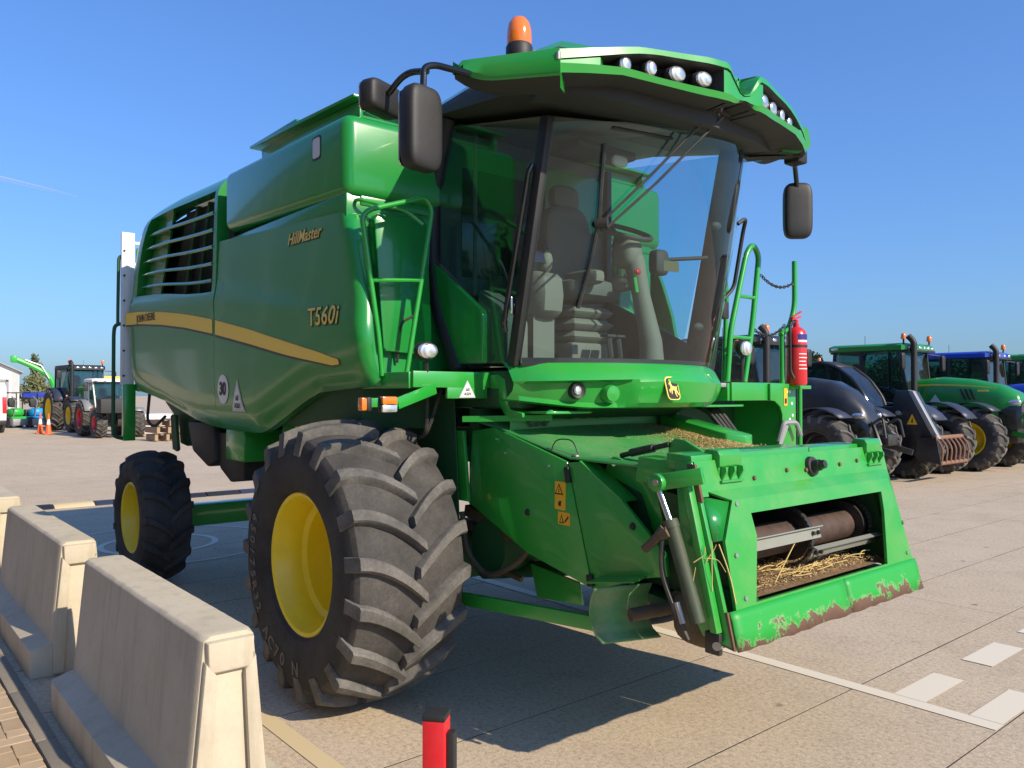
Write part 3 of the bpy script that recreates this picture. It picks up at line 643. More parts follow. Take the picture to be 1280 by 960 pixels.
m = MB(); m.prism([(.612,2.07),(.70,2.07),(.76,2.04),(.80,1.86),(.92,1.84),(.92,1.815),(.76,1.82),(.70,1.9),(.70,1.985),(.62,1.985)], 'y', -.785, -.765); m.prism([(-.764,2.07),(-.66,2.07),(-.66,1.93),(-.764,1.90)],'x',.612,.622); m.build('step_bracket', G, ch, bevel=.003)
m = MB()
m.prism([(.80,-.72),(1.06,-.72),(1.09,-.66),(1.09,-.40),(1.06,-.34),(1.0,-.36),(.80,-.60)], 'z', 1.835, 1.85); st = m.build('foot_step', G, ch, bevel=.003)
for i in range(6):
    m = MB(); m.lathe([(.010,0),(.014,.008),(.022,0)], (1.03-.01*i,-.66+.05*i,1.8505), (0,0,1), 8); m.build('grip_stud', G, st)
# amber lamps on their arm
m = MB(); m.obox((.60,-1.18,1.985),(.70,-1.50,1.90),.012,.065); m.obox((.70,-1.50,1.905),(.66,-1.66,1.905),.012,.05); m.build('lamp_arm', G, ch, bevel=.002)
def boxlamp(x, y, z, nm):
    m = MB(); m.box(x-.03,x,y-.05,y+.05,z-.045,z+.045); o = m.build(nm, M['black'], ch, bevel=.006)
    m = MB(); m.box(x+.001,x+.022,y-.047,y+.047,z+.0,z+.043); m.build('amber_lens', M['orange'], o, bevel=.008)
    m = MB(); m.box(x+.001,x+.022,y-.047,y+.047,z-.043,z-.002); m.build('clear_lens', M['lens'], o, bevel=.008)
boxlamp(.70,-1.56,1.895,'indicator_lamp')
m = MB(); m.box(.66,.70,-1.69,-1.66,1.86,1.935); o = m.build('indicator_lamp', M['black'], ch, bevel=.006)
m = MB(); m.box(.655,.705,-1.725,-1.691,1.862,1.933); m.build('amber_lens', M['orange'], o, bevel=.01)
# oval work lamp on the platform
def oval_lamp(c, nrm, rx, rz, name, par, stalk=None, up=(0,0,1)):
    nv = Vector(nrm).normalized(); sx = Vector(up).cross(nv).normalized(); uz = nv.cross(sx)
    m = MB(); m.ell(Vector(c)-nv*.02, (rx*1.1,rz*1.1,.045), 20, 8, 1, 0, (sx,uz,nv)); 
    if stalk: m.tube([Vector(c)-nv*.03, stalk], .012, 6)
    o = m.build(name, M['black'], par)
    m = MB(); m.ell(Vector(c)+nv*.014, (rx*.9,rz*.9,.016), 20, 8, 1, 0, (sx,uz,nv)); m.build('lamp_lens', M['lens'], o)
    return o
oval_lamp((.645,-1.27,2.20), (1,-.25,0), .068,.05, 'work_lamp', ch, (.60,-1.24,2.08))

# ---- cab
def wsX(y, z): return 1.03+.12*y+(z-2.15)*.2+.24*(1-(abs(y)/.8)**2.2)
m = MB(); ys_ = [-.8+1.6*i/24 for i in range(25)]
m.grid(lambda y, v: (lambda z: (wsX(y,z), y, z))(2.12+v*(1.36+.09*(y+.8)/1.6)), ys_, [0,.25,.5,.75,1]); ws = m.build('windscreen', M['windscreen'], ch, recalc=False, smooth=60)
m = MB(); m.grid(lambda y, v: (wsX(y,2.12)+.004, y, 2.115+.05*v), ys_, [0,1]); m.build('lower_seal', M['rubber_seal'], ws, recalc=False)
def pil(a, b, w_, t, name='cab_pillar', mat='black'): 
    m = MB(); m.obox(a, b, w_, t, (1,0,0)); return m.build(name, M[mat], ch, bevel=.012)
pil((.87,-.81,2.12),(1.17,-.81,3.52),.055,.075); m = MB(); m.prism([(.84,2.12),(1.10,2.12),(1.36,3.64),(1.17,3.64)],'y',.80,.845); m.build('cab_pillar', M['black'], ch, bevel=.01); pil((.10,.80,2.12),(.10,.80,3.72),.06,.08)
m = MB(); m.tube(fillet([(.20,-.79,3.76),(.04,-.80,3.40),(.01,-.81,2.95),(.07,-.81,2.6),(.34,-.81,2.10)],.3,6), .062, 10); m.build('door_seal', M['rubber_seal'], ch)
m = MB(); m.prism([(.21,3.72),(.07,3.36),(.05,2.86),(.63,2.48),(.63,2.14),(.88,2.14),(1.16,3.44)], 'y', -.806, -.80); dg = m.build('door_glass', M['side_glass'], ch)
m = MB(); m.prism([(.06,2.835),(.595,2.475),(.615,2.44),(.615,2.14),(.37,2.14),(.13,2.52)], 'y', -.845, -.80); m.build('lower_door_panel', GG, ch, bevel=.012)
m = MB(); m.tube(fillet([(.84,-.845,2.32),(.84,-.86,2.36),(1.06,-.86,3.22),(1.07,-.84,3.26)],.03), .016, 8); m.build('door_handle_bar', M['black_gloss'], ch)
m = MB(); m.box(.895,.915,-.862,-.842,2.42,2.52); m.build('door_latch', M['chrome'], ch, bevel=.005)
m = MB(); m.prism([(.14,3.72),(.14,2.70),(.55,2.50),(.86,2.34),(.88,2.4),(1.18,3.60)], 'y', .80,.806); m.build('left_door_glass', M['door_glass'], ch)
m = MB(); m.prism([(.14,2.69),(.55,2.49),(.95,2.29),(1.05,2.12),(.14,2.12)], 'y', .775,.81); m.build('left_door_panel', M['cab_dark'], ch, bevel=.01)
m = MB(); m.box(.06,.09,-.79,.79,2.1,3.74); m.build('rear_cab_wall', M['cab_grey'], ch)
# rear window in the back wall: dark trim and pale pads
m = MB(); m.prism([(-.62,2.75),(.15,2.75),(.15,3.5),(-.62,3.5)], 'x', .092,.10); m.build('rear_window', M['black_gloss'], ch, bevel=.002)
m = MB(); m.add([(.07,-.78,2.115),(.07,.78,2.115)]+[(wsX(.78-.0975*i*2,2.12)-.02,.78-.0975*i*2,2.115) for i in range(9)],[tuple(range(11))]); m.build('cab_floor', M['beige'], ch)
m = MB(); m.loft([[(.07,-.79,3.73),(.07,.79,3.78)],[(1.14,-.79,3.53),(1.29,.79,3.66)],[(1.5,0,3.53),(1.5,.02,3.53)]], closed=False); m.build('headliner', M['cab_grey'], ch, recalc=False, solid=.01)
# seat, console, column
m = MB(); m.ell((.52,.08,2.66),(.25,.25,.075),20,8,.5); m.ell((.38,.08,2.98),(.075,.22,.30),16,12,.55); m.ell((.37,.08,3.34),(.05,.13,.09),12,8,.6); seat = m.build('driver_seat', M['cab_grey'], ch)
m = MB(); m.ell((.72,-.07,2.72),(.16,.055,.05),14,8,.5); m.ell((.72,.22,2.70),(.16,.055,.05),14,8,.5); m.build('seat_armrest', M['beige'], seat)
for k in range(3):
    m = MB(); z = 2.30+k*.085; m.loft([[(.46+s*d,.08+t*d*.9,zz) for s,t in ((-1,-1),(1,-1),(1,1),(-1,1))] for zz, d in ((z,.17),(z+.04,.215),(z+.08,.17))]); m.build('seat_bellows', M['beige'], seat, bevel=.006)
m = MB(); m.box(.28,.66,-.12,.28,2.13,2.30); m.build('seat_base', M['beige'], seat, bevel=.02)
m = MB(); m.ell((.48,-.42,2.58),(.34,.12,.16),16,8,.45); m.box(.22,.72,-.52,-.34,2.14,2.45); m.ell((.70,-.40,2.80),(.05,.05,.08),10,6); cs = m.build('side_console', M['beige'], ch)
for k in range(8): m = MB(); m.box(.40+.05*(k%4),.43+.05*(k%4),-.47+.06*(k//4),-.43+.06*(k//4),2.735,2.752); m.build('switch', M['cab_dark'] if k % 3 else M['orange'], cs, bevel=.003)
m = MB(); m.slab([(.74,-.60,2.78),(.74,-.38,2.78),(.70,-.38,2.94),(.70,-.60,2.94)],(-.03,0,0)); m.build('display_screen', M['black_gloss'], cs, bevel=.006)
m = MB(); m.tube(fillet([(.60,-.62,2.15),(.70,-.66,2.4),(.62,-.68,2.75),(.30,-.70,3.1)],.1),.012,6); m.build('cab_cable', M['cab_dark'], ch)
m = MB(); m.tube([(.25,-.62,3.68),(.30,-.66,2.6)],.014,6); m.build('seat_belt', M['beige'], ch)
m = MB(); m.box(.75,.95,-.35,.2,3.50,3.56); m.build('overhead_console', M['cab_dark'], ch, bevel=.02)
m = MB(); m.ell((1.02,-.05,3.44),(.02,.07,.035),12,8,.6); m.build('interior_mirror', M['print_grey'], ch)
m = MB(); m.prism([(.42,2.63),(.66,2.50),(.73,2.40),(.73,2.14),(.42,2.14)],'y',-.74,-.56); m.build('cup_shelf', M['beige'], ch, bevel=.03)
m = MB(); m.tube([(.98,.31,2.13),(.98,.30,2.30),(.92,.27,2.62),(.88,.25,2.84),(.84,.24,2.96)], [.085,.075,.06,.072,.06], 14); m.ell((.84,.22,2.90),(.10,.09,.10),14,8,.7); col = m.build('steering_column', M['beige'], ch)
sw = MB(); ax = Vector((.45,-.05,1)).normalized(); u = ax.orthogonal().normalized(); v = ax.cross(u); c0 = Vector((.80,.22,3.06))
sw.tube([c0+(u*math.cos(2*math.pi*i/28)+v*math.sin(2*math.pi*i/28))*.20 for i in range(29)], .017, 8)
for k in range(3): sw.tube([c0-ax*.05, c0+(u*math.cos(2.1*k)+v*math.sin(2.1*k))*.195], .012, 6)
sw.cyl(c0-ax*.12, c0-ax*.03, .045); sw.build('steering_wheel', M['cab_dark'], ch)
for dy in (0,.09):
    m = MB(); m.tube([(.80,.04+dy,2.13),(.86,.04+dy,2.2),(.84,.04+dy,2.33)],.018,6); m.box(.80,.87,.0+dy,.08+dy,2.33,2.345); m.build('pedal', M['cab_dark'], ch)
m = MB(); m.ell((.90,.48,2.86),(.05,.07,.09),12,8,.5); m.tube([(.92,.5,2.88),(1.10,.76,2.90)],.014,6); m.build('monitor', M['cab_dark'], ch)
decal('brown_sticker', rrect(.13,.065,.004,2), (wsX(.02,2.73)-.012,.02,2.73), (0.1,1,0), (0,0,1), flat('brown_film',(.10,.085,.03),.5), ch)
m = MB(); m.tube([(.96,.16,2.72),(.98,.16,2.62)],.012,6); o = m.build('key_tag', M['lime'], ch)
m = MB(); m.ell((.97,.18,2.76),(.02,.03,.02),8,6); m.build('red_knob', M['red'], ch)
m = MB(); m.ell((1.05,.72,2.42),(.03,.05,.03),10,6); m.ell((1.2,.72,3.10),(.03,.05,.03),10,6); m.build('pillar_knob', M['cab_dark'], ch)
# left grab handle
m = MB(); m.tube(fillet([(1.28,.86,3.12),(1.30,.93,3.17),(1.25,.97,3.1),(1.17,.97,2.70),(1.15,.88,2.62)],.05),.014,8); m.build('cab_grab_handle', M['black'], ch)
m = MB(); m.box(1.10,1.16,.86,.93,2.48,2.60); m.build('side_socket', M['black'], ch, bevel=.008)
# wipers
def wp_(y, z, o=.03): return (wsX(y,z)+o, y, z)
m = MB(); m.tube([wp_(-.53,2.93,.05), wp_(-.3,3.2,.06), (1.70,.02,3.60)], .008, 6); m.tube([wp_(-.50,2.90,.05), wp_(-.25,3.17,.06), (1.71,.08,3.57)], .008, 6); m.cyl(wp_(-.54,2.93,.02), wp_(-.5,2.93,.06), .03); m.build('wiper_arm', M['black_metal'], ch)
m = MB(); m.tube([wp_(-.55,3.37,.02), wp_(-.53,2.93,.03), wp_(-.545,2.7,.03), wp_(-.57,2.45,.02)], .012, 6); m.build('wiper_blade', M['black_metal'], ch)
m = MB(); m.tube([wp_(-.52,3.46,.02), wp_(-.15,3.44,.02)], .010, 6); m.build('upper_wiper_blade', M['black_metal'], ch)
# ---- bonnet panel under the windscreen
def cowl(u, v):
    y = -.84+1.70*u; b = .36*(1-min(1,abs(y-.02)/.86)**2.1); z0 = [2.145,2.135,2.10,2.045,2.03,1.97,1.90,1.872,1.865][v]; dx = [-.10,-.02,.03,.075,.082,.07,.045,.01,-.06][v]
    e = abs(y-.01)/.85; dx -= .07*max(0,(e-.8)/.2)**2*(1 if v>0 else 0)
    if y < -.26 and v in (4,5,6): dx -= .062*min(1,(-.26-y)/.09)*min(1,max(0,(y+.83)/.05))
    z = z0 + (.05*max(0,(e-.55)/.45)**1.5 if v >= 6 else 0) - (.02*(e) if v in (3,4) else 0)
    return (.90+.12*(y+.8)*.75+b+dx, y, z)
m = MB(); m.grid(cowl, [i/40 for i in range(41)], list(range(9)), 0); cw = m.build('cab_front_panel', G, ch, recalc=False, smooth=26)
m = MB(); m.box(.12,.86,-.78,.80,1.86,2.10); m.build('cab_base', M['dark_green'], ch, bevel=.03)
hx = 1.065
m = MB(); m.lathe([(.001,.012),(.034,.012),(.046,.02),(.050,.0),(.05,-.04)], (cowl(.167,5)[0]+.012,-.555,1.972), (1,-.3,.0), 24); hl = m.build('headlight', M['black'], ch)
m = MB(); m.ell((cowl(.167,5)[0]+.022,-.56,1.972),(.012,.030,.030),16,8); m.build('headlight_lens', M['lens'], hl)
m = MB(); m.lathe([(.001,.045),(.045,.04),(.055,.02),(.06,-.04)], (cowl(.27,5)[0]+.0,-.375,1.955), (1,-.2,-.05), 24); m.build('headlight_blank', G, ch)
# emblem: black shield with yellow border and a leaping deer
ex = cowl(.48,5)[0]+.012
decal('emblem_border', rrect(.115,.145,.03,4), (ex,-.02,1.985), (0.02,1,0), (-.28,0,1), M['stripe'], cw, .006)
decal('emblem_plate', rrect(.10,.13,.024,4), (ex+.0065,-.02,1.985), (0.02,1,0), (-.28,0,1), M['print_black'], cw, .002)
deer = [(-.036,.028),(-.026,.026),(-.022,.014),(-.022,.004),(-.030,0),(-.040,-.006),(-.034,-.022),(-.028,-.020),(-.031,-.006),(-.020,-.006),(-.022,-.030),(-.016,-.030),(-.010,-.008),(.004,-.006),(.012,-.012),(.010,-.026),(.022,-.046),(.029,-.046),(.020,-.027),(.026,-.014),(.034,-.028),(.046,-.040),(.048,-.034),(.042,-.024),(.034,-.008),(.034,.006),(.042,.014),(.034,.014),(.016,.014),(-.004,.018),(-.012,.032),(-.012,.040),(0,.056),(-.004,.056),(-.016,.044),(-.022,.058),(-.026,.056),(-.021,.042),(-.028,.038)]
decal('emblem_deer', [(x*.95,y*1.05) for x,y in deer], (ex+.009,-.02,1.982), (0.02,1,0), (-.28,0,1), M['stripe'], cw, .002)

# ---- cab roof
def lean(y): return .015+.06*max(0,y)
m = MB(); out = [(.10,-.86),(.5,-.93),(1.05,-1.03),(1.45,-1.0),(1.60,-.6),(1.70,0),(1.60,.6),(1.45,1.0),(1.05,1.03),(.5,.93),(.10,.86)]
def rz(x, y, top): return (3.765-.18*(x-.15) if not top else 3.90-.05*(x-.15)) + lean(y)
rings = [[(x*.97+.03,y*.9,rz(x,y,0)-.015) for x,y in out],[(x,y,rz(x,y,0)) for x,y in out],[(x,y,rz(x,y,0)+.05) for x,y in out],[(x,y*.99,rz(x,y,1)-.08) for x,y in out],[(.85+(x-.85)*.93,y*.93,rz(x,y,1)-.02) for x,y in out],[(.85+(x-.85)*.7,y*.7,rz(x,y,1)+.02) for x,y in out]]
m.loft(rings[:4], 1); m.loft(rings[3:], 0); roof = m.build('cab_roof', [G, M['cab_dark']], ch, weld=True, smooth=45)
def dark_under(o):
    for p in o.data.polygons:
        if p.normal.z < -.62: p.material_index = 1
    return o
def pod(sg):
    path = [(1.53,1.20),(1.60,1.13),(1.66,.98),(1.71,.8),(1.755,.6),(1.80,.4),(1.84,.24),(1.855,.14),(1.85,.07),(1.84,.0)]
    if sg < 0: path = path[1:]
    YC = .10; SX = 1.10 if sg < 0 else .96
    def tb(y): # top, bottom heights
        return 3.765+lean(sg*y) + itp([(0,-.115),(.05,-.10),(.15,.03),(.3,.03),(.7,-.005),(1.0,-.075),(1.2,-.115)], y) - (.03*y if sg > 0 else .01*y), 3.575+lean(sg*y) + itp([(0,.03),(.1,-.005),(.3,-.01),(.8,.0),(1.2,-.055)], y) - (.03*max(0,y-.5) if sg > 0 else 0)
    rings = []; yl = []
    N = 37
    for i in range(N):
        f = i/(N-1)*(len(path)-1); k = min(int(f), len(path)-2); t = f-k; x = path[k][0]+(path[k+1][0]-path[k][0])*t; y = path[k][1]+(path[k+1][1]-path[k][1])*t
        a = path[k]; b = path[k+1]; d = Vector((b[0]-a[0], b[1]-a[1])).normalized(); nx, ny = -d.y, d.x
        if nx < 0: nx, ny = -nx, -ny
        zt, zb = tb(y); rec = .13*min(1,max(0,(.90-y)/.05))*min(1,max(0,(y-.19)/.03)); h = zt-zb
        lo, hi = .20 + .12*max(0,(y-.6)/.3), .78-.14*max(0,(y-.6)/.3)
        sec = [(-.42,1.02),(-.2,1.06),(-.03,1.02),(.0,.97),(.006,hi+.03),(-.006,hi),(-rec,hi-.02),(-rec,lo+.02),(.0,lo),(.012,lo-.03),(.0,.02),(-.03,0),(-.42,-.02 if y > .15 else .05)]
        rings.append([(x+nx*q, YC+sg*(y+ny*q)*SX, zb+h*zz) for q, zz in sec]); yl.append(y)
    m = MB(); n = 13; vs = [p for r in rings for p in r]; m.v = vs
    for i in range(N-1):
        for j in range(n):
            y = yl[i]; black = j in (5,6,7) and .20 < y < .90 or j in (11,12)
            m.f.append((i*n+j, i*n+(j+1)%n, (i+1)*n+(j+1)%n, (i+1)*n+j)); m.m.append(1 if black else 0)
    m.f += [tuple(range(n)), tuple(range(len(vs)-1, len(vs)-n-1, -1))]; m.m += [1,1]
    o = dark_under(m.build('roof_light_pod', [G, M['cab_dark']], ch, smooth=32))
    for y, rx, rz_ in ((.76,.042,.046),(.61,.042,.046),(.45,.062,.046),(.285,.062,.046)):
        f = 0
        for k in range(len(path)-1):
            if path[k][1] >= y >= path[k+1][1]: f = k; break
        t = (path[f][1]-y)/(path[f][1]-path[f+1][1]); x = path[f][0]+(path[f+1][0]-path[f][0])*t; zt, zb = tb(y)
        L = oval_lamp((x-.045, YC+sg*y*SX, zb+(zt-zb)*.48), (1, sg*.25, -.08), rx, rz_, 'roof_work_lamp', o, (x-.08, YC+sg*y*SX, zb+(zt-zb)*.85))
    # wing with mirror carrier
    zt, zb = tb(1.12); zb += .02 if sg < 0 else 0; zt += .015
    ln = .0 if sg < 0 else .10; wing = []
    for t in range(11):
        f = t/10; x = 1.635-.53*f; y = 1.155+.265*f; tp = 3.662+.03*f+ln - .05*max(0,(f-.88)/.12)**2; bt = 3.512+.05*f+ln + .085*max(0,(f-.55)/.45)**2.4
        th = .11-.06*f
        wing.append([(x-th,sg*(y-.13+.03*f),tp+.012),(x-.035,sg*(y-.02),tp+.010),(x-.004,sg*y,tp-.006),(x+.004,sg*(y+.004),tp-.03),(x+.014,sg*(y+.010),bt+.03),(x+.004,sg*(y+.002),bt+.004),(x-.05,sg*(y-.05),bt-.028),(x-th,sg*(y-.14+.03*f),bt-.02)])
    m = MB(); m.loft(wing, 0); dark_under(m.build('roof_wing', [G, M['cab_dark']], ch, smooth=32))
    if sg < 0: m = MB(); m.cyl((1.63,-1.16,zb+.03),(1.63,-1.16,zt-.05),.012,None,8); m.build('wing_hinge', M['grey_metal'], ch)
    return o
pod(-1); pod(1)
m = MB(); m.obox((1.74,.0,3.80),(1.74,.20,3.80),.02,.02); m.obox((1.74,.02,3.68),(1.74,.02,3.81),.02,.02,(1,0,0)); m.obox((1.74,.18,3.68),(1.74,.18,3.81),.02,.02,(1,0,0)); m.build('roof_latch', G, ch, bevel=.003)
m = MB(); m.prism([(1.35,3.56),(1.70,3.60),(1.70,3.68),(1.35,3.78)], 'y', .0,.20); m.build('roof_centre_filler', M['black'], ch, bevel=.01)
# beacon
m = MB(); m.lathe([(.001,.10),(.072,.10),(.08,.085),(.08,.03),(.073,-.05),(.001,-.05)], (.90,-.79,3.915), (0,0,1), 28); bc = m.build('beacon', M['black'], ch)
m = MB(); m.lathe([(.072,.10),(.075,.12),(.073,.18),(.064,.225),(.045,.255),(.02,.268),(.001,.27)], (.90,-.79,3.915), (0,0,1), 28); m.build('beacon_lens', M['orange'], bc)
# mirrors
def mirror(c, rad, tilt, arm, name='door_mirror'):
    cz, sz = math.cos(tilt), math.sin(tilt); A = (Vector((cz,sz,0)), Vector((-sz,cz,0)), Vector((0,0,1)))
    m = MB(); m.ell(c, rad, 24, 16, .42, 0, A); 
    o = m.build(name, M['black'], ch, smooth=60)
    m = MB(); cc = Vector(c)-A[0]*rad[0]*.97; m.slab([cc+A[1]*y+A[2]*z for y,z in rrect(rad[1]*1.7,rad[2]*1.8,.03,3)], A[0]*-.008); m.build('mirror_glass', M['chrome'], o)
    if arm: m = MB(); m.tube(fillet(arm,.09), .0175, 10); m.build('mirror_arm', M['black_gloss'], ch)
mirror((1.08,-1.60,3.30),(.06,.112,.215),.15,[(1.20,-1.38,3.60),(1.10,-1.53,3.64),(1.08,-1.585,3.62),(1.08,-1.59,3.48)])
mirror((.74,-1.63,3.54),(.055,.135,.085),.35,[(1.09,-1.57,3.60),(.93,-1.60,3.635),(.80,-1.62,3.56)],'wide_angle_mirror')
mirror((1.40,1.42,3.27),(.05,.10,.20),-.75,[(1.47,1.25,3.60),(1.44,1.32,3.56),(1.41,1.40,3.42)])
m = MB(); m.box(1.42,1.54,1.20,1.32,3.56,3.66); m.build('mirror_bracket', M['black'], ch, bevel=.015)
# ---- feeder house
YR, YL = -.80, .90
GD = M['green_dusty']
TOPZ = [(.40,1.80),(.69,1.745),(1.33,1.60),(2.06,1.585)]
m = MB(); m.prism([(.43,1.27),(.47,1.72),(.69,1.75),(1.325,1.582),(1.515,.925),(1.0,1.035)], 'y', YR-.012, YR+.012); sp = m.build('feeder_side_panel', G, ch, bevel=.004)
m = MB(); m.prism([(1.335,1.578),(1.43,1.588),(1.725,1.412),(2.0,1.18),(2.015,1.075),(1.88,1.045),(1.525,.922)], 'y', YR-.012, YR+.012); sf = m.build('feeder_front_panel', G, ch, bevel=.004)
m = MB(); m.slab([(1.425,-.815,1.594),(1.73,-.815,1.414),(1.73,-.70,1.414),(1.425,-.70,1.594)], (0,0,-.010)); m.build('sloped_flange', G, ch)
m = MB(); m.prism([(.43,1.27),(.47,1.72),(.69,1.75),(1.33,1.58),(2.0,1.40),(2.0,1.07),(1.525,.92),(1.0,1.035)], 'y', YL-.012, YL+.012); m.build('feeder_side_panel', G, ch, bevel=.004)
m = MB(); m.grid(lambda x, y: (x, y, itp(TOPZ,x) + .02*math.sin(math.pi*(y-YR)/(YL-YR))), [.40,.55,.69,.85,1.05,1.2,1.33,1.6,1.85,2.08], [YR+.005,-.5,-.1,.3,.6,YL-.005]); tops = m.build('feeder_top_sheet', GD, ch, recalc=False, solid=.012)
m = MB(); m.prism([(.45,1.3),(1.0,1.05),(1.52,.94),(2.05,.92),(2.25,.90),(2.25,.93),(1.5,1.0),(.5,1.36)], 'y', YR+.02, YL-.02); m.build('feeder_floor', M['dark_green'], ch)
m = MB(); m.box(.40,.50,YR+.02,YL-.02,1.25,1.86); m.build('feeder_rear_wall', M['dark_green'], ch)
m = MB(); m.lathe([(.16,-.76),(.16,.86)], (.62,0,1.76), (0,1,0), 24, 0); m.build('feeder_drum_cover', GD, ch)
# light upright by the wheel
m = MB(); m.prism([(.36,1.28),(.47,1.28),(.42,1.72),(.30,1.72)], 'y', -.845, -.822); m.build('guard_strip', G, ch, bevel=.003)
m = MB(); m.prism([(-.2,1.1),(.40,1.1),(.34,1.95),(-.2,1.95)], 'y', -.86, -.85); m.build('inner_guard', M['dark_green'], ch, bevel=.01)
# warning labels on the side panel
for z0, z1, x0 in ((1.315,1.47,1.275),(1.235,1.305,1.305)):
    zc, h = (z0+z1)/2, z1-z0
    d = decal('warning_label', rrect(.085 if h > .1 else .095,h,.006,2), (x0,YR-.0135,zc), (1,0,-.02), (-.25 if h > .1 else -.2,0,1), M['sticker_yellow'], sp)
    k = h*.22 if h>.1 else 0
    decal('warning_symbol', [(-.034,-.028),(.034,-.028),(0,.033)] if k else [(-.036,-.026),(.0,-.026),(-.018,.022)], (x0-.25*k,YR-.016,zc+k), (1,0,0), (-.25,0,1), M['print_black'], sp, .0008)
    decal('symbol_field', [(-.024,-.02),(.024,-.02),(0,.022)] if k else [(-.027,-.02),(-.009,-.02),(-.018,.012)], (x0-.25*k,YR-.0172,zc+k), (1,0,0), (-.25,0,1), M['sticker_yellow'], sp, .0006)
    decal('symbol_mark', [(-.004,-.014),(.006,-.014),(.001,.010)] if k else [(.01,-.022),(.038,.008),(.036,.018),(.006,-.014)], (x0-.25*k,YR-.0182,zc+k), (1,0,0), (-.25,0,1), M['print_black'], sp, .0006)
    if k: decal('symbol_hand', [(-.022,-.02),(-.004,-.024),(.002,.004),(-.012,.006),(-.022,-.004)], (x0+.25*k,YR-.016,zc-k), (1,0,0), (-.25,0,1), M['print_black'], sp, .0008)
for x, z in ((1.0,1.27),(1.80,1.29)): m = MB(); m.lathe([(.001,.012),(.014,.012),(.02,.0)], (x,YR-.012,z), (0,-1,0), 12); m.build('plug', M['black'], ch)
for x, z in ((.72,1.68),(.80,1.60),(1.18,1.55)): m = MB(); m.lathe([(.001,.008),(.008,.008),(.009,0)], (x,YR-.012,z), (0,-1,0), 6); m.build('bolt_head', M['chrome'], ch)
m = MB(); m.obox((1.33,-.818,1.555),(1.345,-.818,1.47),.02,.035); m.build('panel_catch', M['black'], ch, bevel=.004)
m = MB(); m.obox((1.505,-.818,1.0),(1.515,-.818,.94),.02,.045); m.build('panel_catch', M['black'], ch, bevel=.004)
m = MB(); m.tube(fillet([(1.18,-.8,1.60),(1.19,-.78,1.70),(1.30,-.74,1.70),(1.34,-.74,1.62)],.05), .004, 5); m.build('latch_cable', M['black'], ch)
m = MB(); m.ell((1.34,-.76,1.612),(.025,.02,.012),8,6); m.build('latch_clip', M['steel'], ch)
# lugs, strut and box behind the plate
m = MB(); m.prism([(1.52,1.58),(1.56,1.62),(1.60,1.615),(1.78,1.55),(1.86,1.47),(1.92,1.20),(1.86,1.20),(1.76,1.44),(1.5,1.53)], 'y', -.70, -.68); lug = m.build('linkage_lug', G, ch, bevel=.004)
m = MB(); m.lathe([(.001,.016),(.016,.016),(.018,0)], (1.58,-.70,1.585), (0,-1,0), 10); m.build('pin_head', M['chrome'], lug)
m = MB(); m.cyl((1.55,-.62,1.62),(1.91,-.66,1.70),.014); m.cyl((1.63,-.63,1.64),(1.80,-.65,1.675),.022); m.build('gas_strut', M['black_metal'], ch)
m = MB(); m.prism([(1.90,1.58),(1.90,1.70),(1.94,1.73),(2.0,1.725),(2.15,1.655),(2.15,1.58)], 'y', -.66, -.64); m.build('strut_bracket', G, ch, bevel=.004)
m = MB(); m.prism([(1.84,1.52),(1.86,1.645),(2.13,1.63),(2.13,1.52)], 'y', -.84, -.70); m.build('hinge_box', G, ch, bevel=.004)
m = MB(); m.prism([(1.86,1.20),(1.90,1.52),(1.96,1.54),(2.16,1.45),(2.16,1.0),(2.0,1.02)], 'y', -.60, -.58); m.build('inner_side_plate', M['dark_green'], ch)

# ---- front frame (adapter plate)
def PX(z, off=0): return 2.4 - .241*(z-.82) + off
def pl(y, z, off=0): return (PX(z,off), y, z)
YA, YB = -.86, .965
m = MB()
def q(*pts): m.add([pl(*p) for p in pts], [tuple(range(len(pts)))])
q((YA,1.64),(YB,1.64),(YB,1.50),(YA,1.50)); q((YA+.06,1.50),(YB,1.50),(.865,1.455,.040),(-.685,1.455,.040)); q((YA,1.50),(YA+.06,1.50),(-.80,1.48),(YA,1.48))
q((-.685,1.455,.040),(.865,1.455,.040),(.74,1.39,.044),(-.565,1.39,.044))
q((-.685,1.455,.040),(-.565,1.39,.044),(-.555,1.285,.044),(-.80,1.285,.040)); q((-.80,1.285,.040),(-.555,1.285,.044),(-.64,1.0,.026),(-.80,.985,.026))
q((.865,1.455,.040),(.905,1.285,.040),(.72,1.285,.044),(.74,1.39,.044)); q((.72,1.285,.044),(.905,1.285,.040),(.955,.985,.026),(.65,1.0,.026))
q((YB,1.50),(.975,1.28),(.905,1.285,.040),(.865,1.455,.040)); q((.975,1.28),(.985,.985),(.955,.985,.026),(.905,1.285,.040))
q((-.80,.985,.026),(-.64,1.0,.026),(.65,1.0,.026),(.955,.985,.026),(.955,.96,.022),(-.80,.96,.022))
fp = m.build('front_plate', M['green_plate'], ch, weld=True, solid=.016, smooth=2)
for p_ in fp.data.polygons: p_.use_smooth = False
m = MB(); m.add([pl(-.835,1.475,-.004),pl(-.80,1.475,-.002),pl(-.69,1.45,.030),pl(-.80,1.29,.032),pl(-.84,1.285,.012)], [(0,1,2,3,4)]); m.build('corner_gusset', M['green_gloss'], fp, solid=.006)
def lip(y0, y1):
    m = MB(); n = 14; ys_ = [y0+(y1-y0)*i/n for i in range(n+1)]
    jag = [random.uniform(-.006,.006) for _ in ys_]
    m.grid(lambda i, k: pl(ys_[i], [.99,.955,.90,.825+jag[i]][k], [.030,.036,.035,.041][k]), list(range(n+1)), [0,1,2,3]); return m.build('lower_lip', M['peeled'], fp, solid=.014, recalc=False, smooth=20)
lip(YA+.01,.14); lip(.146,YB+.015)
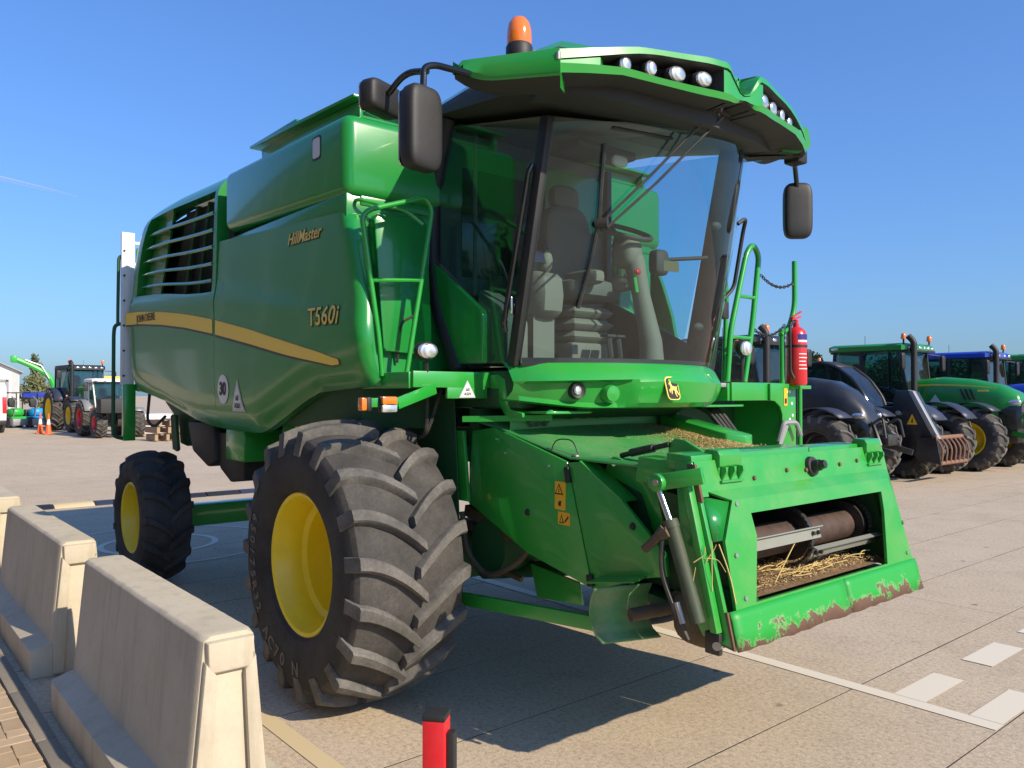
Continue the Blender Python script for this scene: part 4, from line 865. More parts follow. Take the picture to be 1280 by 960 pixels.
m = MB(); m.prism([(PX(.83,.03),.83),(PX(.99,.03),.99),(PX(.99,-.05),.985),(PX(.86,-.14),.86)], 'y', YA-.004, YA+.012); m.build('lip_end', M['rust'], fp)
# channel sides
for y0, y1 in ((YA-.005,YA+.02),(YB-.02,YB+.005)):
    m = MB(); m.prism([(PX(1.64,.0),1.64),(PX(.84,.02),.84),(PX(.86,-.13),.86),(PX(1.0,-.19),1.0),(PX(1.5,-.12),1.5),(PX(1.64,-.10),1.64)], 'y', y0, y1); m.build('frame_side', G, ch, bevel=.004)
m = MB(); m.box(PX(1.6,-.05),PX(1.6,-.012),YA-.05,YA-.006,.90,1.60); m.v = [(x-.241*(z-1.6),y,z) for x,y,z in m.v]; m.build('side_angle', M['green_plate'], ch, bevel=.006)
m = MB(); m.box(PX(1.6,-.035),PX(1.6,.014),YA-.006,YA+.012,1.46,1.63); m.v = [(x-.241*(z-1.6),y,z) for x,y,z in m.v]; m.build('worn_strip', M['rust'], ch, bevel=.003)
m = MB(); m.prism([(2.05,1.60),(2.05,1.675),(2.195,1.668),(2.20,1.60)], 'y', YA, .16); tb_ = m.build('top_beam', G, ch, bevel=.006)
m = MB(); m.prism([(2.07,1.60),(2.07,1.668),(2.195,1.662),(2.20,1.60)], 'y', .168, .70); m.build('top_beam', G, ch, bevel=.006)
for yc in (-.61, .82):
    m = MB(); m.prism([(2.14,1.665),(2.155,1.69),(2.222,1.687),(2.236,1.665),(2.236,1.612),(2.226,1.604),(2.20,1.61)], 'y', yc-.088, yc+.088); m.box(2.215,2.228,yc-.088,yc+.088,1.545,1.62)
    hk = m.build('header_hook', G, ch, bevel=.005)
    for k in (-1,0,1): m = MB(); m.prism([(2.226,1.61),(2.258,1.61),(2.262,1.59),(2.232,1.54)], 'y', yc+k*.068-.006, yc+k*.068+.006); m.build('hook_rib', G, hk)
    m = MB(); m.box(2.228,2.250,yc-.088,yc+.088,1.535,1.546); m.build('hook_foot', G, hk, bevel=.003)
m = MB(); m.lathe([(.001,.055),(.03,.055),(.032,.02),(.05,.018),(.055,.0)], pl(.12,1.565,.01), (1,0,.24), 20); kn = m.build('locating_knob', M['black'], ch)
m = MB(); m.lathe([(.001,.085),(.022,.085),(.026,.06),(.026,.05)], pl(.12,1.565,.01), (1,0,.24), 6); m.build('knob_nut', M['black_metal'], kn)
for y, z in ((-.42,1.54),(-.12,1.56),(.06,1.55),(.42,1.56),(.62,1.57),(-.66,1.44),(.90,1.46),(-.74,1.22),(-.72,1.03),(.92,1.20),(.90,1.03)):
    m = MB(); m.lathe([(.001,.010),(.011,.010),(.012,0)], pl(y,z,.044 if z < 1.45 and z > 1.1 else .034 if z < 1.45 else .009), (1,0,.24), 6); m.build('plate_bolt', M['steel'] if z < 1.5 else M['rust'], fp)
# opening: tunnel, roller, chains and slats
for y0, y1 in ((-.68,-.66),(.80,.82)): m = MB(); m.prism([(PX(1.42,-.03),1.42),(PX(.96,-.0),.96),(1.30,1.02),(1.25,1.55)], 'y', y0, y1); m.build('tunnel_side', M['dark_green'], ch)
m = MB(); m.prism([(PX(1.44,-.02),1.44),(1.3,1.56),(1.3,1.58),(PX(1.44,-.02),1.455)], 'y', -.64, .82); m.prism([(1.25,1.0),(1.32,1.0),(1.32,1.56),(1.25,1.56)], 'y', -.64,.82); m.build('tunnel_roof', M['cab_dark'], ch)
m = MB(); m.grid(lambda x, y: (x, y, .995+(2.36-x)*.06+(.012*math.sin(x*31)*math.sin(y*17)+.008*math.sin(y*43) if x < 2.3 else 0)), [1.3,1.6,1.8,1.95,2.05,2.12,2.2,2.26,2.33], [-.62+1.42*i/30 for i in range(31)]); m.build('tunnel_floor', M['chaff_dark'], ch, recalc=False)
m = MB(); m.obox((2.17,-.5,1.385),(2.19,.76,1.385),.015,.035,(0,0,1)); m.build('tunnel_lip', M['grey_metal'], ch, bevel=.006)
RX, RZ = 2.10, 1.185
m = MB(); m.cyl((RX,-.62,RZ),(RX,.80,RZ),.086,None,28); m.build('feeder_roller', M['rust_bar'], ch)
for y in (-.40,.10,.70):
    m = MB(); m.lathe([(.088,-.012),(.135,-.012),(.135,.012),(.088,.012)], (RX,y,RZ), (0,1,0), 28); m.build('roller_disc', M['black_metal'], ch)
for y in (.085,.735):
    cb = part('feeder_chain', ch, (0,0,0)); pts = []
    for k in range(22):
        a = R(-75+k*9.5); pts.append((RX+.155*math.cos(a), RZ+.155*math.sin(a), a))
    for k in range(1,9): pts.append((RX+.155*math.cos(R(125))-k*.05, RZ+.155*math.sin(R(125))+.012*k, R(95)))
    lm = MB(); lm.obox((-.016,0,0),(.016,0,0),.030,.014,(0,0,1)); lm.cyl((0,-.02,0),(0,.02,0),.007,None,6); me = lm.mesh('chain_link', M['black_metal'])
    for x, z, a in pts:
        o = link('chain_link', me, cb); o.location = (x,y,z); o.rotation_euler = (0,-(a+math.pi/2),0)
def slat(y0, y1, a):
    x, z = RX+.175*math.cos(a), RZ+.175*math.sin(a); t = Vector((-math.sin(a),0,math.cos(a))); nrm = Vector((math.cos(a),0,math.sin(a)))
    c = Vector((x,0,z)); m = MB()
    m.slab([c+t*-.028+Vector((0,y0,0)), c+t*.028+Vector((0,y0,0)), c+t*.028+Vector((0,y1,0)), c+t*-.028+Vector((0,y1,0))], nrm*.006)
    m.slab([c+t*.028+Vector((0,y0,0)), c+t*.034+Vector((0,y0,0)), c+t*.034+Vector((0,y1,0)), c+t*.028+Vector((0,y1,0))], nrm*.028)
    o = m.build('conveyor_slat', M['slat'], ch)
    for yy in (y0+.03,y0+.08,y1-.08,y1-.03): m = MB(); m.lathe([(.001,.016),(.011,.016),(.012,.0)], c+Vector((0,yy,0))+nrm*.006, nrm, 6); m.build('slat_bolt', M['black_metal'], o)
slat(-.60,.13,R(12)); slat(.06,.78,R(-22)); slat(-.60,.13,R(100))
# hydraulic cylinder, arm and hoses at the side of the frame
m = MB(); m.obox((2.28,-.885,1.585),(2.09,-.95,1.545),.035,.075); m.lathe([(.001,-.03),(.042,-.03),(.042,.03),(.001,.03)],(2.085,-.955,1.543),(0,1,0),18); m.build('lift_arm', G, ch, bevel=.006)
m = MB(); m.lathe([(.001,.0),(.016,.0),(.018,-.02)], (2.09,-.99,1.545), (0,-1,0), 10); m.ell((2.05,-.95,1.54),(.03,.03,.035),10,8); m.build('cylinder_eye', M['steel'], ch)
m = MB(); m.cyl((2.085,-.95,1.50),(2.16,-.95,1.34),.017,None,14); m.build('cylinder_rod', M['chrome'], ch)
m = MB(); m.cyl((2.15,-.95,1.36),(2.29,-.94,.94),.034,None,18); m.cyl((2.14,-.95,1.375),(2.155,-.95,1.34),.039,None,18); m.build('cylinder_barrel', M['barrel'], ch)
m = MB(); m.tube(fillet([(2.14,-.985,1.345),(2.10,-.995,1.29),(2.03,-.99,1.235)],.03), .022, 8); m.cyl((2.16,-.98,1.33),(2.12,-.99,1.31),.028,None,6); m.build('cylinder_port', M['mud'], ch)
m = MB(); m.tube(fillet([(2.13,-.985,1.32),(2.12,-.99,1.15),(2.20,-.985,.98),(2.25,-.96,.86)],.12), .012, 8); m.build('hydraulic_hose', M['hose'], ch)
m = MB(); m.cyl((2.20,-.975,1.02),(2.23,-.97,.93),.017,None,8); m.build('hose_fitting', M['steel'], ch)
m = MB(); m.lathe([(.001,.0),(.02,.0),(.025,-.02),(.025,-.05)],(2.36,-.90,.845),(.5,-1,0),10); m.build('frame_pin', M['chrome'], ch)
m = MB(); m.box(2.29,2.37,-.895,-.866,.80,.90); m.build('pin_block', M['black_metal'], ch, bevel=.008)
# curved skid guard below the side panel and shaft end
GU = [(1.79,1.02),(1.765,.97),(1.755,.91),(1.765,.85),(1.795,.80),(1.845,.77)]
def guard(sv, t):
    f = sv*5; k = min(int(f),4); f -= k
    x = GU[k][0]+(GU[k+1][0]-GU[k][0])*f; z = GU[k][1]+(GU[k+1][1]-GU[k][1])*f
    return (x+.13*t, -1.08+.27*t, z+.01*t)
m = MB(); m.grid(guard, [i/20 for i in range(21)], [0,.5,1]); m.build('skid_guard', M['guard'], ch, recalc=False, solid=.008, smooth=70)
m = MB(); m.slab([(1.56,-.90,.975),(1.885,-.90,1.035),(1.885,-.80,1.05),(1.56,-.80,.99)], (0,0,.008)); m.build('guard_flange', G, ch)
m = MB(); m.cyl((1.93,-.98,.905),(2.04,-.70,.93),.032,None,12); m.cyl((2.02,-.74,.925),(2.05,-.62,.93),.075,None,16); m.build('drive_shaft', M['mud'], ch)
m = MB(); m.ell((2.16,-.70,.90),(.16,.12,.14),16,10,.7); m.build('side_gearbox', M['mud'], ch)
m = MB(); m.prism([(1.95,.86),(2.05,1.06),(2.30,1.05),(2.34,.86),(2.2,.80)], 'y', -.72,-.50); m.build('lower_frame_box', M['dark_green'], ch, bevel=.01)
m = MB(); m.box(1.9,2.28,-.6,.85,.86,.95); m.build('lower_cross_beam', M['dark_green'], ch, bevel=.01)
# green side bar on the feeder top, hoses behind
m = MB(); m.slab([(.82,.58,1.70),(1.36,.60,1.585),(1.45,.70,1.57),(1.43,.80,1.575),(.82,.78,1.70)], (0,0,.11)); m.build('belt_guard', G, ch, bevel=.012)
for k in range(4): m = MB(); m.tube(fillet([(.60,.84+.06*k,1.80),(.80,.84+.04*k,1.88+.02*k),(1.0,.86+.05*k,1.86),(1.2,.88+.04*k,1.64)],.15), .018, 7); m.build('hydraulic_hose', M['hose'], ch)
for k in range(4): m = MB(); m.tube(fillet([(.55,-.55+.05*k,1.84),(.80,-.5+.09*k,1.82+.02*k),(.86,-.3+.12*k,1.80),(.60,-.1+.1*k,1.82)],.1), .011, 7); m.build('hydraulic_hose', M['hose'], ch)
for y in (-.60,-.55,-.49): m = MB(); m.cyl((.78,y,1.765),(.82,y,1.80),.022,None,10); m.build('hose_coupler', M['steel'], ch)
m = MB(); m.prism([(.55,1.80),(.85,1.80),(1.0,1.88),(1.0,1.91),(.5,1.95)], 'y', -.6,.7); m.build('under_cab_shield', M['dark_green'], ch)
m = MB(); m.obox((.56,-.95,1.80),(.98,-.60,1.81),.03,.035); m.build('under_rail', G, ch)

# ---- left platform, rails
m = MB(); m.box(.10,1.14,.86,1.74,2.00,2.03); m.build('landing_deck', M['grey_metal'], ch, bevel=.004)
m = MB(); m.box(1.145,1.165,.95,1.745,1.905,2.035); m.prism([(.92,1.905),(.95,1.905),(.95,2.03),(.92,2.03)],'x',.5,1.15); lf = m.build('landing_fascia', G, ch, bevel=.004)
m = MB(); m.prism([(1.40,1.905),(1.46,1.90),(1.53,1.86),(1.56,1.80),(1.565,1.54),(1.75,1.54),(1.745,2.03),(1.40,2.03)], 'x', 1.167, 1.187); cp = m.build('ladder_cheek_plate', G, ch, bevel=.003)
for y, z in ((1.66,1.97),(1.69,1.88),(1.70,1.79),(1.66,1.76),(1.62,1.97)): m = MB(); m.lathe([(.001,.003),(.011,.003),(.012,0)], (1.187,y,z), (1,0,0), 12); m.build('plate_hole', M['white'], cp)
decal('yellow_label', rrect(.045,.13,.004,2), (1.1885,1.60,1.93), (0,1,0), (0,0,1), M['sticker_yellow'], cp)
decal('label_symbol', rrect(.025,.04,.004,2), (1.191,1.60,1.90), (0,1,0), (0,0,1), M['print_black'], cp, .001)
m = MB(); m.prism([(.86,1.54),(1.58,1.54),(1.58,1.84),(1.5,1.9),(.86,1.9)], 'x', .74, .76); m.build('cavity_wall', M['dark_green'], ch)
m = MB(); m.prism([(.76,1.54),(1.15,1.54),(1.15,1.9),(.76,1.9)], 'y', 1.57, 1.585); m.build('cavity_side', G, ch)
m = MB(); m.prism([(.80,.68),(1.12,.66),(1.14,.80),(1.14,1.12),(1.12,1.16),(1.06,1.10),(.80,.9)], 'z', 1.862, 1.877); m.build('foot_step', G, ch, bevel=.003)
m = MB(); m.box(.70,.72,.66,1.05,2.03,2.17); m.build('rear_fascia', G, ch, bevel=.003)
def rail(pts, r, name='guard_rail', f=.09): m = MB(); m.tube(fillet(pts, f, 7), r, 10); return m.build(name, M['green_tube'], ch)
r1 = rail([(1.12,.96,2.04),(1.12,1.0,2.4),(1.12,1.20,2.98),(1.12,1.28,3.06),(1.12,1.36,2.98),(1.12,1.28,2.5),(1.12,1.17,2.04)], .021)
for a_, b_, z_ in ((1.09,1.315,2.66),(1.01,1.235,2.36)): m = MB(); m.tube([(1.12,a_,z_),(1.12,b_,z_)], .014,8); m.build('rail_rung', M['green_tube'], r1)
rail([(.98,.93,2.04),(.98,.97,2.76),(.98,1.06,2.90),(.98,1.16,2.76),(.98,1.12,2.04)], .018)
rail([(1.15,1.80,2.98),(1.15,1.80,2.62),(1.15,1.72,2.46),(1.15,1.60,2.40)], .021); rail([(1.15,1.62,2.02),(1.15,1.62,2.44)], .021); rail([(1.17,1.83,1.55),(1.17,1.83,2.0)], .02, 'ladder_post'); rail([(1.17,1.83,2.0),(1.17,1.70,2.04)], .018, 'ladder_post')
def chain(a, b, sag, n=16):
    p = part('safety_chain', ch); lm = MB(); lm.tube([(.018*math.cos(2*math.pi*i/10), .010*math.sin(2*math.pi*i/10), 0) for i in range(11)], .0042, 5); me = lm.mesh('chain_link', M['black_metal'])
    a = Vector(a); b = Vector(b)
    for i in range(n):
        t = (i+.5)/n; c = a.lerp(b,t)+Vector((0,0,-sag*4*t*(1-t))); d = (b-a).normalized(); d = (d + Vector((0,0,-sag*4*(1-2*t)/(b-a).length))).normalized()
        o = link('chain_link', me, p); o.matrix_world = frame(c, d, (0,0,1) if i%2 else (1,0,.01))
chain((1.12,1.38,2.84),(1.15,1.78,2.81),.06); chain((1.12,1.27,2.44),(1.15,1.66,2.48),.07)
oval_lamp((1.16,1.12,2.28), (1,-.35,0), .058,.058, 'work_lamp', ch, (1.12,1.14,2.05))
m = MB(); m.lathe([(.001,.07),(.022,.06),(.028,.03),(.028,0)],(1.06,1.17,2.28),(0,0,1),10); m.build('amber_lens', M['orange'], ch)
m = MB(); m.tube(fillet([(1.19,1.50,1.60),(1.22,1.52,1.74),(1.24,1.66,1.74),(1.24,1.72,1.64)],.03), .018, 8); m.obox((1.2,1.5,1.58),(1.22,1.56,1.72),.02,.03); m.build('tie_down_bar', M['grey_metal'], ch)

# ---- undercarriage
m = MB(); m.box(-.20,.20,-1.08,1.16,.72,1.06); m.build('front_axle', M['dark_green'], ch, bevel=.03)
for s in (-1,1): m = MB(); m.cyl((0,.05+s*.95,.90),(0,.05+s*1.32,.90),.27,None,24); m.build('final_drive', M['dark_green'], ch)
m = MB(); m.ell((.1,.0,1.0),(.33,.38,.3),18,12,.8); m.build('gearbox', M['dark_green'], ch)
m = MB(); m.box(-4.10,-3.88,-1.20,1.30,.60,.82); m.build('rear_axle', G, ch, bevel=.02)
m = MB(); m.box(-4.1,-3.6,-.28,.38,.82,2.1); m.build('rear_axle_mount', M['dark_green'], ch, bevel=.03)
m = MB(); m.box(-1.35,-1.0,-1.26,-.96,1.02,1.9); m.box(-1.42,-1.0,-1.29,-1.05,1.02,1.22); lg = m.build('axle_leg', G, ch, bevel=.015)
decal('yellow_label', rrect(.05,.22,.005,2), (-1.08,-1.262,1.62), (1,0,0), (0,0,1), M['sticker_yellow'], lg); decal('yellow_label', rrect(.04,.14,.005,2), (-1.24,-1.293,1.12), (1,0,0), (0,0,1), M['sticker_yellow'], lg)
m = MB(); m.box(-1.0,-.3,-1.1,-.9,1.15,1.5); m.box(-1.0,-.3,1.0,1.2,1.15,1.5); m.build('axle_pivot_arm', M['dark_green'], ch, bevel=.02)
m = MB(); m.grid(lambda s, y: (-1.28-.10*math.sin(s*math.pi)-.04*s, y, 1.05-.92*s), [i/10 for i in range(11)], [-1.24,-1.04]); m.build('stone_guard', M['rust'], ch, recalc=False, solid=.02)
m = MB(); m.prism([(-3.30,1.70),(-2.60,1.70),(-2.55,1.36),(-2.75,1.30),(-3.15,1.42)], 'y', -1.34,-.9); m.build('fuel_tank', M['black'], ch, bevel=.03)
m = MB(); m.prism([(-2.62,1.62),(-2.0,1.62),(-2.0,1.24),(-2.3,1.20),(-2.55,1.30)], 'y', -1.30,-.9); m.build('tool_box', M['black'], ch, bevel=.02)
m = MB(); m.box(-2.25,-1.85,-1.36,-1.0,1.40,1.66); m.build('battery_box', G, ch, bevel=.02)
m = MB(); m.prism([(-4.72,2.04),(-3.7,2.04),(-3.6,1.6),(-3.9,1.42),(-4.1,1.44),(-4.15,1.66),(-4.6,1.86)], 'y', -1.15,1.15); m.build('straw_chopper', M['dark_green'], ch, bevel=.02)
for k in range(5): m = MB(); m.prism([(-4.25+k*.09,1.72),(-4.20+k*.09,1.74),(-4.12+k*.09,1.40),(-4.17+k*.09,1.38)], 'y', -1.2-.02*k,-1.17-.02*k); m.build('chopper_vane', M['dark_green'], ch)
m = MB(); m.tube(fillet([(-4.62,-1.3,2.0),(-4.58,-1.34,1.66),(-4.45,-1.3,1.60),(-4.25,-1.25,1.72)],.08), .016, 7); m.build('hose', M['hose'], ch)
# rear ladder hung behind the side shield
m = MB()
for y in (-1.52,-1.44): m.box(-4.84,-4.80,y-.026,y+.026,2.05,3.70)
lad = m.build('rear_ladder', M['ladder_white'], ch, bevel=.004)
m = MB(); m.box(-4.80,-4.795,-1.50,-1.46,2.05,3.70); m.build('rail_web', M['ladder_white'], lad)
for k in range(7): m = MB(); m.box(-4.835,-4.805,-1.50,-1.0,2.2+k*.23,2.23+k*.23); m.build('rung', M['ladder_white'], lad)
for k in range(6): m = MB(); m.cyl((-4.79,-1.52,2.15+k*.27),(-4.799,-1.52,2.15+k*.27),.012,None,8); m.build('rail_hole', M['cab_dark'], lad)
m = MB(); m.box(-4.86,-4.78,-1.52,-1.40,1.45,2.06); m.build('ladder_foot', G, ch, bevel=.006)
m = MB(); m.tube(fillet([(-4.86,-1.46,3.46),(-4.86,-1.56,3.44),(-4.86,-1.565,2.9),(-4.86,-1.565,2.72)],.04), .018, 8); m.tube(fillet([(-4.84,-1.48,2.72),(-4.84,-1.60,2.70),(-4.84,-1.61,2.6),(-4.84,-1.61,1.5),(-4.84,-1.5,1.47)],.05),.02,8); m.build('ladder_hand_rail', M['dark_green'], ch)
m = MB(); m.box(-4.85,-4.76,-1.40,1.4,1.98,3.55); m.build('rear_panel', G, ch, bevel=.03)
# dark plumbing under the feeder house
m = MB(); m.prism([(.80,.92),(1.22,.88),(1.25,.75),(.86,.72)], 'y', -.62,-.60); m.build('mount_plate', G, ch, bevel=.01)
m = MB(); m.obox((.30,-.98,.70),(1.72,-.86,.78),.03,.075); m.build('lower_beam', G, ch, bevel=.004)
m = MB(); m.obox((.32,-1.02,.68),(.34,-1.02,1.25),.10,.03,(1,0,0)); m.obox((.40,-1.0,.60),(.33,-.99,1.05),.03,.04); m.build('wheel_bracket', G, ch, bevel=.004)
for pts, r in (([(.35,-.8,1.2),(.42,-.82,.95),(.62,-.8,.82),(.85,-.75,.95),(.9,-.7,1.05)],.018),([(.3,-.7,1.1),(.45,-.72,1.06),(.75,-.72,1.08)],.03),([(.5,-.6,1.2),(.5,-.65,.85),(.7,-.6,.8)],.02)): m = MB(); m.tube(fillet(pts,.1), r, 8); m.build('axle_pipe', M['mud'], ch)
m = MB(); m.cyl((.55,-.75,1.0),(.55,-.3,1.0),.17,None,20); m.build('drive_motor', M['dark_green'], ch)
for x0, z0, x1, z1, y in ((.3,1.25,1.6,.98,-.72),(.3,1.25,1.6,.98,.82)): m = MB(); m.obox((x0,y,z0-.05),(x1,y,z1-.05),.05,.07); m.build('feeder_lift_frame', M['mud'], ch)
for y in (-.5,.6): m = MB(); m.cyl((.2,y,.75),(1.2,y,.95),.05,None,14); m.cyl((1.2,y,.95),(1.5,y,.98),.028,None,12); m.build('lift_cylinder', M['dark_green'], ch)
# loose wires under the indicator
for k in range(2): m = MB(); m.tube(fillet([(.40,-1.1+.1*k,1.98),(.42,-1.12,1.7),(.1,-1.0,1.66),(-.1,-.95,1.8)],.12),.012,6); m.build('wiring_loom', M['hose'], ch)

# ================================================================ things on and about the harvester
fe = thing('fire_extinguisher', 'red fire extinguisher with printed label clipped to the green rail post beside the cab', 'fire extinguisher', (1.20,1.735,2.02+DZ))
m = MB(); m.lathe([(.001,0),(.072,0),(.078,.012),(.078,.37),(.07,.41),(.045,.435),(.024,.445),(.024,.465),(.001,.465)], (0,0,0), (0,0,1), 28); m.build('cylinder', M['red'], fe)
m = MB(); m.cyl((0,0,.465),(0,0,.50),.018,None,12); m.obox((-.02,-.03,.50),(.0,.06,.525),.02,.012); m.obox((-.02,-.03,.515),(.0,.07,.565),.022,.010); m.build('valve_handle', M['red'], fe)
m = MB(); m.tube(fillet([(0,-.02,.48),(0,-.09,.47),(.01,-.105,.40),(.01,-.10,.10),(.03,-.085,.05)],.04), .011, 8); m.build('hose', M['black'], fe)
m = MB(); m.lathe([(.0785,.285),(.0800,.285),(.0800,.305),(.0785,.305)], (0,0,0), (0,0,1), 28); m.build('strap', M['black'], fe)
def cyl_label(name, r, z0, z1, a0, a1, mat): m = MB(); m.grid(lambda a, z: (r*math.cos(a), r*math.sin(a), z), [R(a0+(a1-a0)*i/10) for i in range(11)], [z0,z1]); return m.build(name, mat, fe, recalc=False)
cyl_label('label_band', .0788, .345,.385,-50,20,flat('label_blue',(.02,.03,.22),.4))
for k in range(5): cyl_label('label_line', .0788, .12+k*.028,.127+k*.028,-45,15-8*(k%3),M['print_white'])
cyl_label('label_panel', .0788, .325,.340,-50,15,M['print_white'])
m = MB(); m.box(-.05,.08,-.08,.075,-.03,-.003); m.build('cradle', G, fe, bevel=.004)
# grain and straw
def flakes(name, n, fn, size, mat, kind='stuff'):
    m = MB()
    for _ in range(n):
        p = fn()
        if p is None: continue
        a = random.uniform(0,math.pi); t = random.uniform(-.5,.5); L = size*random.uniform(.6,1.3); wd = L*.4
        dx, dy = math.cos(a)*L, math.sin(a)*L; ex, ey = -math.sin(a)*wd, math.cos(a)*wd
        m.add([(p[0]-dx,p[1]-dy,p[2]-t*L),(p[0]+ex,p[1]+ey,p[2]+wd*.5),(p[0]+dx,p[1]+dy,p[2]+t*L),(p[0]-ex,p[1]-ey,p[2]+wd*.3)], [(0,1,2,3)])
    o = m.build(name, mat, recalc=False); o.location.z = DZ; return tag(o, kind=kind)
def pile():
    u = random.gauss(0,.40); v = random.gauss(0,.10); x = 1.35+u*.75; y = .44+v*1.2 - .12*(x-1.3)
    if not (.75 < x < 2.03 and -.6 < y < (.585 if x < 1.4 else .8)): return None
    return (x, y, itp(TOPZ,x)+.02+.045*math.exp(-(v/.10)**2-(u/.5)**2)*random.random()+.008)
flakes('chaff_heap', 9000, pile, .007, M['grain'])
def sprinkle():
    x = random.uniform(.75,2.03); y = random.uniform(-.7,.4)
    if random.random() > .25+.75*math.exp(-((y-.35)/.35)**2): return None
    return (x,y,itp(TOPZ,x)+.02*math.sin(math.pi*(y-YR)/(YL-YR))+.009)
flakes('scattered_chaff', 2600, sprinkle, .005, M['grain'])
def inbed():
    x = random.uniform(1.95,2.32); y = random.uniform(-.58,.72); return (x,y,1.0+(2.36-x)*.06+.012+.012*random.random())
flakes('tunnel_chaff', 2600, inbed, .007, M['grain'])
def straws(name, lst):
    m = MB()
    for a, b, sag in lst:
        a = Vector(a); b = Vector(b); mid = (a+b)/2+Vector((random.uniform(-.02,.02),random.uniform(-.02,.02),sag)); m.tube(fillet([a,mid,b],.2,4), random.uniform(.0016,.003), 4)
    o = m.build(name, M['straw']); o.location.z = DZ; return tag(o, kind='stuff')
L = []
for _ in range(36):
    y = -.56+1.2*random.random()**1.3; x = random.uniform(2.12,2.31); a = random.gauss(0,.4); l_ = random.uniform(.08,.26)
    L.append(((x,y,1.02+random.uniform(0,.035)),(x+math.sin(a)*l_*.5,y+math.cos(a)*l_,1.02+random.uniform(0,.04)),random.uniform(-.01,.02)))
L += [((2.27,-.1,1.2),(2.30,-.34,1.03),.0),((2.28,.02,1.03),(2.3,.1,1.06),.03)]
straws('straw_bed', L)
straws('loose_straw', [((2.33,-.84,1.28),(2.39,-.80,1.02),.0),((2.32,-.88,1.30),(2.33,-.89,1.08),-.0),((2.27,-.93,1.18),(2.26,-.96,.98),0),((2.30,-.90,1.22),(2.36,-.83,1.16),.03),((2.26,-.93,1.2),(2.30,-.9,1.27),.0),((2.33,-.86,1.28),(2.30,-.90,1.20),.02)])
# ================================================================ barriers and post
def barrier(x0, L, label):
    t = thing('concrete_barrier', label, 'barrier', (GX(x0),GY(-2.55),0), 0, 'precast concrete barriers along the kerb', KG)
    def ringat(x, ins):
        a = ins
        return [(x,-.30+a*.3,.0),(x,-.30+a*.3,.195),(x,-.175+a*.2,.235),(x,-.118+a*.4,.895),(x,-.10+a,.915),(x,.10-a,.915),(x,.118-a*.4,.895),(x,.175-a*.2,.235),(x,.30-a*.3,.195),(x,.30-a*.3,0)]
    N = 44; rings = []
    for i in range(N+1):
        x = -L + L*i/N; e = .022 if i in (0,N) else 0; rg = ringat(x, e)
        rg = [(px, py + (random.uniform(-.0012,.0012) if k in (3,4,5,6) and 0<i<N else 0), pz + (random.uniform(-.004,.001) if k == 4 else 0)) for k, (px,py,pz) in enumerate(rg)]
        rings.append(rg)
    m = MB(); m.loft(rings); m.build('barrier_body', M['barrier'], t, bevel=.006, seg=2, smooth=25)
    # end face: two raised cheeks leave a tapered groove
    for xe, s in ((0,1),(-L,-1)):
        for sg in (-1,1):
            m = MB(); pts = [(.062,.76),(.112,.82),(.165,.25),(.165,.02),(.10,.02)]
            m.add([(xe-s*.012,sg*y,z) for y,z in pts]+[(xe+s*.035,sg*y*.97,z-.012 if z > .7 else z) for y,z in pts], [(0,1,2,3,4),(9,8,7,6,5)]+[(i,(i+1)%5,5+(i+1)%5,5+i) for i in range(5)])
            m.build('end_cheek', M['barrier'], t, bevel=.006)
        m = MB(); m.add([(xe-s*.012,-.108,.895),(xe-s*.012,.108,.895),(xe-s*.012,.10,.74),(xe-s*.012,-.10,.74),(xe+s*.034,-.10,.892),(xe+s*.034,.10,.892),(xe+s*.034,.094,.765),(xe+s*.034,-.094,.765)],[(0,1,2,3),(7,6,5,4),(0,4,5,1),(1,5,6,2),(2,6,7,3),(3,7,4,0)]); m.build('end_head', M['barrier'], t, bevel=.006)
    return t
barrier(1.02, 2.15, 'nearest pale concrete barrier, full length, with a tapered groove in its sunlit end')
barrier(-1.83, 2.35, 'middle concrete barrier of the kerb row with a shadow across the foot of its end')
barrier(-5.0, 2.2, 'farthest concrete barrier of the kerb row, beside the rear wheel of the harvester')
pt = thing('marker_post', 'short square red marker post with black cap at the near end of the barriers', 'post', (GX(2.33),GY(-2.365),0), 0, None, KG)
pt.rotation_euler = (0,0,R(40))
m = MB(); m.box(-.037,.037,-.037,.037,0,.905); m.build('post', M['red_reflect'], pt, bevel=.004)
m = MB(); m.box(-.0385,.0385,-.0385,.0385,.905,.925); m.build('cap', M['black'], pt, bevel=.004)
m = MB(); m.box(.038,.064,-.02,.02,.40,.865); m.build('side_box', M['black'], pt, bevel=.004)

